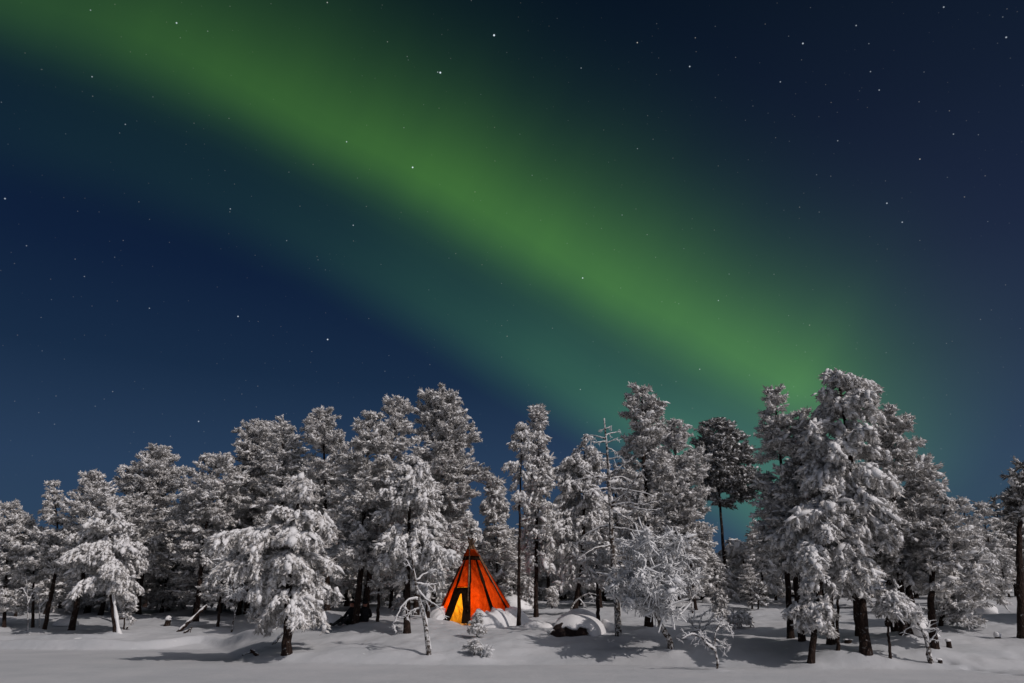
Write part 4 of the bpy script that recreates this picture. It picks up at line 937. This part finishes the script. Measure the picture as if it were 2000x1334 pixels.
# snow banked against the canvas
def skirt(a0, a1, seed, hf):
    na, nr = 90, 16; V = []
    for i in range(na+1):
        a = a0+(a1-a0)*i/na; e_ = math.sin(math.pi*i/na); ef = min(1, min(i, na-i)/5)
        hh = hf(a)*(.25+.75*ef)*(1+.16*math.sin(a*.21+seed)+.09*math.sin(a*.63+seed*2))
        w_ = .62+.12*math.sin(a*.09+seed)
        for j in range(nr+1):
            u = j/nr
            h = hh*(1-u**1.7) if u < 1 else 0; h = hh*(math.cos(u*math.pi/2)**.75) - .45*u**3
            t = max(h, 0)/Hc; r_ = RB*(1-hh/Hc)*(1-u) + (RB+w_*(.5+.5*ef))*u - (.05 if j == 0 else 0)
            V.append([AX*t*(1-u)+r_*math.cos(R(a)), r_*math.sin(R(a)), h+.02*math.sin(a*.5+u*7)])
    V = np.array(V); F = []
    for i in range(na):
        for j in range(nr):
            a_ = i*(nr+1)+j; F += [[a_, a_+nr+1, a_+nr+2], [a_, a_+nr+2, a_+1]]
    mb = MB(); mb.add(V, F, 0); o = mb.build('snow_bank', ['snow'], None, tb0); return o
o = skirt(-93, 40, 1.0, lambda a: .50 if a < -20 else .52); tag(o, 'snow piled high against the right side of the orange tipi', 'snow bank')
o = skirt(150, 226, 2.0, lambda a: .52); tag(o, 'snow piled against the left side of the tipi door', 'snow bank')

# ------------------------------------------------------------------ people sitting in the snow
def person(loc, rz, label, seed, scale=1.0, lean=0.0, cap=(.02, .02, .03)):
    root = empty('person', loc, label, 'person'); root.rotation_euler = (0, 0, rz); root.scale = (scale,)*3
    J = {'pel': (0, 0, .14), 'spn': (-.03-lean*.1, 0, .36), 'chs': (-.02-lean*.12, 0, .56), 'nck': (.02-lean*.10, 0, .70), 'hdb': (.05-lean*.08, 0, .78), 'hdt': (.06-lean*.08, 0, .95),
         'hl': (.03, .10, .13), 'kl': (.40, .16, .36), 'al': (.72, .14, .09), 'fl': (.92, .17, .12),
         'hr': (.03, -.10, .13), 'kr': (.44, -.13, .28), 'ar': (.84, -.15, .08), 'fr': (1.02, -.18, .14),
         'sl': (0-lean*.1, .19, .62), 'el': (.08, .30, .38), 'wl': (.28, .20, .34), 'sr': (0-lean*.1, -.19, .62), 'er': (.10, -.29, .39), 'wr': (.30, -.16, .36)}
    Rd = {'pel': .17, 'spn': .16, 'chs': .18, 'nck': .075, 'hdb': .085, 'hdt': .09, 'hl': .11, 'kl': .085, 'al': .06, 'fl': .05, 'hr': .11, 'kr': .085, 'ar': .06, 'fr': .05, 'sl': .085, 'el': .065, 'wl': .045, 'sr': .085, 'er': .065, 'wr': .045}
    E = [('pel', 'spn'), ('spn', 'chs'), ('chs', 'nck'), ('nck', 'hdb'), ('hdb', 'hdt'), ('pel', 'hl'), ('hl', 'kl'), ('kl', 'al'), ('al', 'fl'), ('pel', 'hr'), ('hr', 'kr'), ('kr', 'ar'), ('ar', 'fr'), ('chs', 'sl'), ('sl', 'el'), ('el', 'wl'), ('chs', 'sr'), ('sr', 'er'), ('er', 'wr')]
    fing = []
    for s_, wn in ((1, 'wl'), (-1, 'wr')):
        wx, wy, wz = J[wn]; J[wn+'p'] = (wx+.07, wy-.01*s_, wz); Rd[wn+'p'] = .034; E.append((wn, wn+'p'))
        for k in range(4):
            n1, n2 = f'{wn}{k}a', f'{wn}{k}b'; yy = wy+(k-1.5)*.022
            J[n1] = (wx+.12, yy, wz+.005); J[n2] = (wx+.155-.006*abs(k-1.3), yy, wz-.03); Rd[n1] = .012; Rd[n2] = .010; E += [(wn+'p', n1), (n1, n2)]
        J[wn+'t'] = (wx+.09, wy-.05*s_, wz+.012); Rd[wn+'t'] = .012; E.append((wn+'p', wn+'t'))
    ks = list(J); me = bpy.data.meshes.new('body'); me.from_pydata([J[k] for k in ks], [(ks.index(a), ks.index(b)) for a, b in E], [])
    o = bpy.data.objects.new('body', me); COL.objects.link(o)
    md_ = o.modifiers.new('s', 'SKIN'); sv = me.skin_vertices[0].data
    for i, k in enumerate(ks): sv[i].radius = (Rd[k], Rd[k]); sv[i].use_root = (k == 'pel')
    o.modifiers.new('u', 'SUBSURF').levels = 2
    dg = bpy.context.evaluated_depsgraph_get(); m2 = bpy.data.meshes.new_from_object(o.evaluated_get(dg)); o.modifiers.clear(); o.data = m2; m2.name = 'body'
    for n_ in ('cloth', 'skin', 'boot'): m2.materials.append(M[n_])
    for p in m2.polygons:
        c = p.center; p.use_smooth = True
        p.material_index = 1 if (c.z > .75) else (2 if (c.x > .70 and c.z < .22) or (c.x > .36 and abs(c.y) > .08 and c.z > .30 and c.x < .5 and abs(c.z-.34) < .05 and abs(c.y) > .12) else 0)
    for v_ in m2.vertices:   # a face: brow, nose and chin
        if v_.co.z > .76:
            x, y, z = v_.co
            if x > .10-lean*.08 and abs(y) < .035 and .82 < z < .88: v_.co.x += .025
            if x > .10-lean*.08 and .012 < abs(y) < .05 and .865 < z < .90: v_.co.x -= .008
    o.parent = root
    hx = .055-lean*.08
    v, f = ICO[3]; q = v*[.112, .105, .115] + [hx, 0, .90]; q[:, 2] = np.maximum(q[:, 2], .885 - (q[:, 0]-hx)*.35*-1)
    h_ = MB(); h_.add(q, f, 0); h_.build('winter_hat', ['cloth'], root)
    t_ = np.linspace(0, 2*math.pi, 16); P = np.stack([.03-lean*.1+.085*np.cos(t_), .085*np.sin(t_), .72+.01*np.sin(t_*3)], 1)
    h_ = MB(); v, f = tubes(P[None], np.full((1, 16), .035), 8); h_.add(v, f, 0); h_.build('scarf', ['cloth'], root)
    for sy in (.036, -.036):
        v, f = ICO[1]; h_ = MB(); h_.add(v*.012+[hx+.088, sy, .868], f, 0); h_.build('eye', ['boot'], root)
    return root
pp = hit(684, 1223); person((pp[0]+.02, pp[1], pp[2]-.02), R(238), 'person in black winter clothes sitting with boots stretched left, left of the brown trunk', 1, 1.0, .4)
pp = hit(708, 1222); person((pp[0]+.02, pp[1]+.15, pp[2]-.02), R(105), 'person in a black jacket sitting right of the brown trunk, partly hidden by it', 2, .98, 0)

# ------------------------------------------------------------------ little feeding table hung in the right cluster
Yf = at(1692, 1284, 24)[1]; Yf = [d['Y'] for d in TREES if d['seed'] == 31][0] - .25
c0 = at(1710, 1143, Yf); root = empty('bird_feeder', c0, 'small roofed wooden feeder with a snowy top hanging beside the tallest pine', 'bird feeder')
def box(mb, x0, x1, y0, y1, z0, z1, mi=0):
    v = [[x, y, z] for x in (x0, x1) for y in (y0, y1) for z in (z0, z1)]
    f = [[0, 1, 3], [0, 3, 2], [4, 6, 7], [4, 7, 5], [0, 4, 5], [0, 5, 1], [2, 3, 7], [2, 7, 6], [0, 2, 6], [0, 6, 4], [1, 5, 7], [1, 7, 3]]
    mb.add(v, f, mi)
M['greywood'] = mat('weathered_wood', lambda t: prin(t, t.ramp(t.noise(obco(t), 18, 4), [(.3, (.12, .13, .15)), (.7, (.28, .30, .34))]), .85))
for nm, a in (('tray', (-.24, .24, -.15, .15, -.10, -.07)), ('roof', (-.27, .27, -.18, .18, .10, .13)), ('post', (-.22, -.19, -.13, -.10, -.07, .10)), ('post', (.19, .22, -.13, -.10, -.07, .10)), ('post', (-.22, -.19, .10, .13, -.07, .10)), ('post', (.19, .22, .10, .13, -.07, .10)), ('bracket', (-.48, .2, -.02, .02, -.135, -.102))):
    mb = MB(); box(mb, *a); mb.build(nm, ['greywood'], root, smooth=False)
v, f = ICO[3]; mb = MB(); mb.add(v*[.28, .19, .07]*(1+rand_rot_noise(v, .2, 2, 3))[:, None]+[0, 0, .14], f, 0); mb.build('snow_cap', ['snow'], root)

# ------------------------------------------------------------------ the ground, one sheet to the horizon
def axis(dense0, dense1, step, far0, far1):
    a = list(np.arange(dense0, dense1, step)); q = []; s_ = step; x = dense1
    while x < far1: q.append(x); s_ *= 1.18; x += s_
    q.append(far1); p = []; s_ = step; x = dense0
    while x > far0: s_ *= 1.18; x -= s_; p.append(x)
    return np.array(p[::-1] + a + q)
xs = axis(-34, 30, .11, -1500, 1500); ys = axis(18, 52, .11, -300, 1800)
XX, YY = np.meshgrid(xs, ys); ZZ = np.empty_like(XX)
for i in range(0, len(ys), 40): ZZ[i:i+40] = terr(XX[i:i+40], YY[i:i+40])
nx, ny = len(xs), len(ys); V = np.stack([XX, YY, ZZ], -1).reshape(-1, 3)
i = np.arange(ny-1)[:, None]*nx; j = np.arange(nx-1)[None, :]; a_ = i+j
F = np.concatenate([np.stack([a_, a_+1, a_+nx+1], -1).reshape(-1, 3), np.stack([a_, a_+nx+1, a_+nx], -1).reshape(-1, 3)])
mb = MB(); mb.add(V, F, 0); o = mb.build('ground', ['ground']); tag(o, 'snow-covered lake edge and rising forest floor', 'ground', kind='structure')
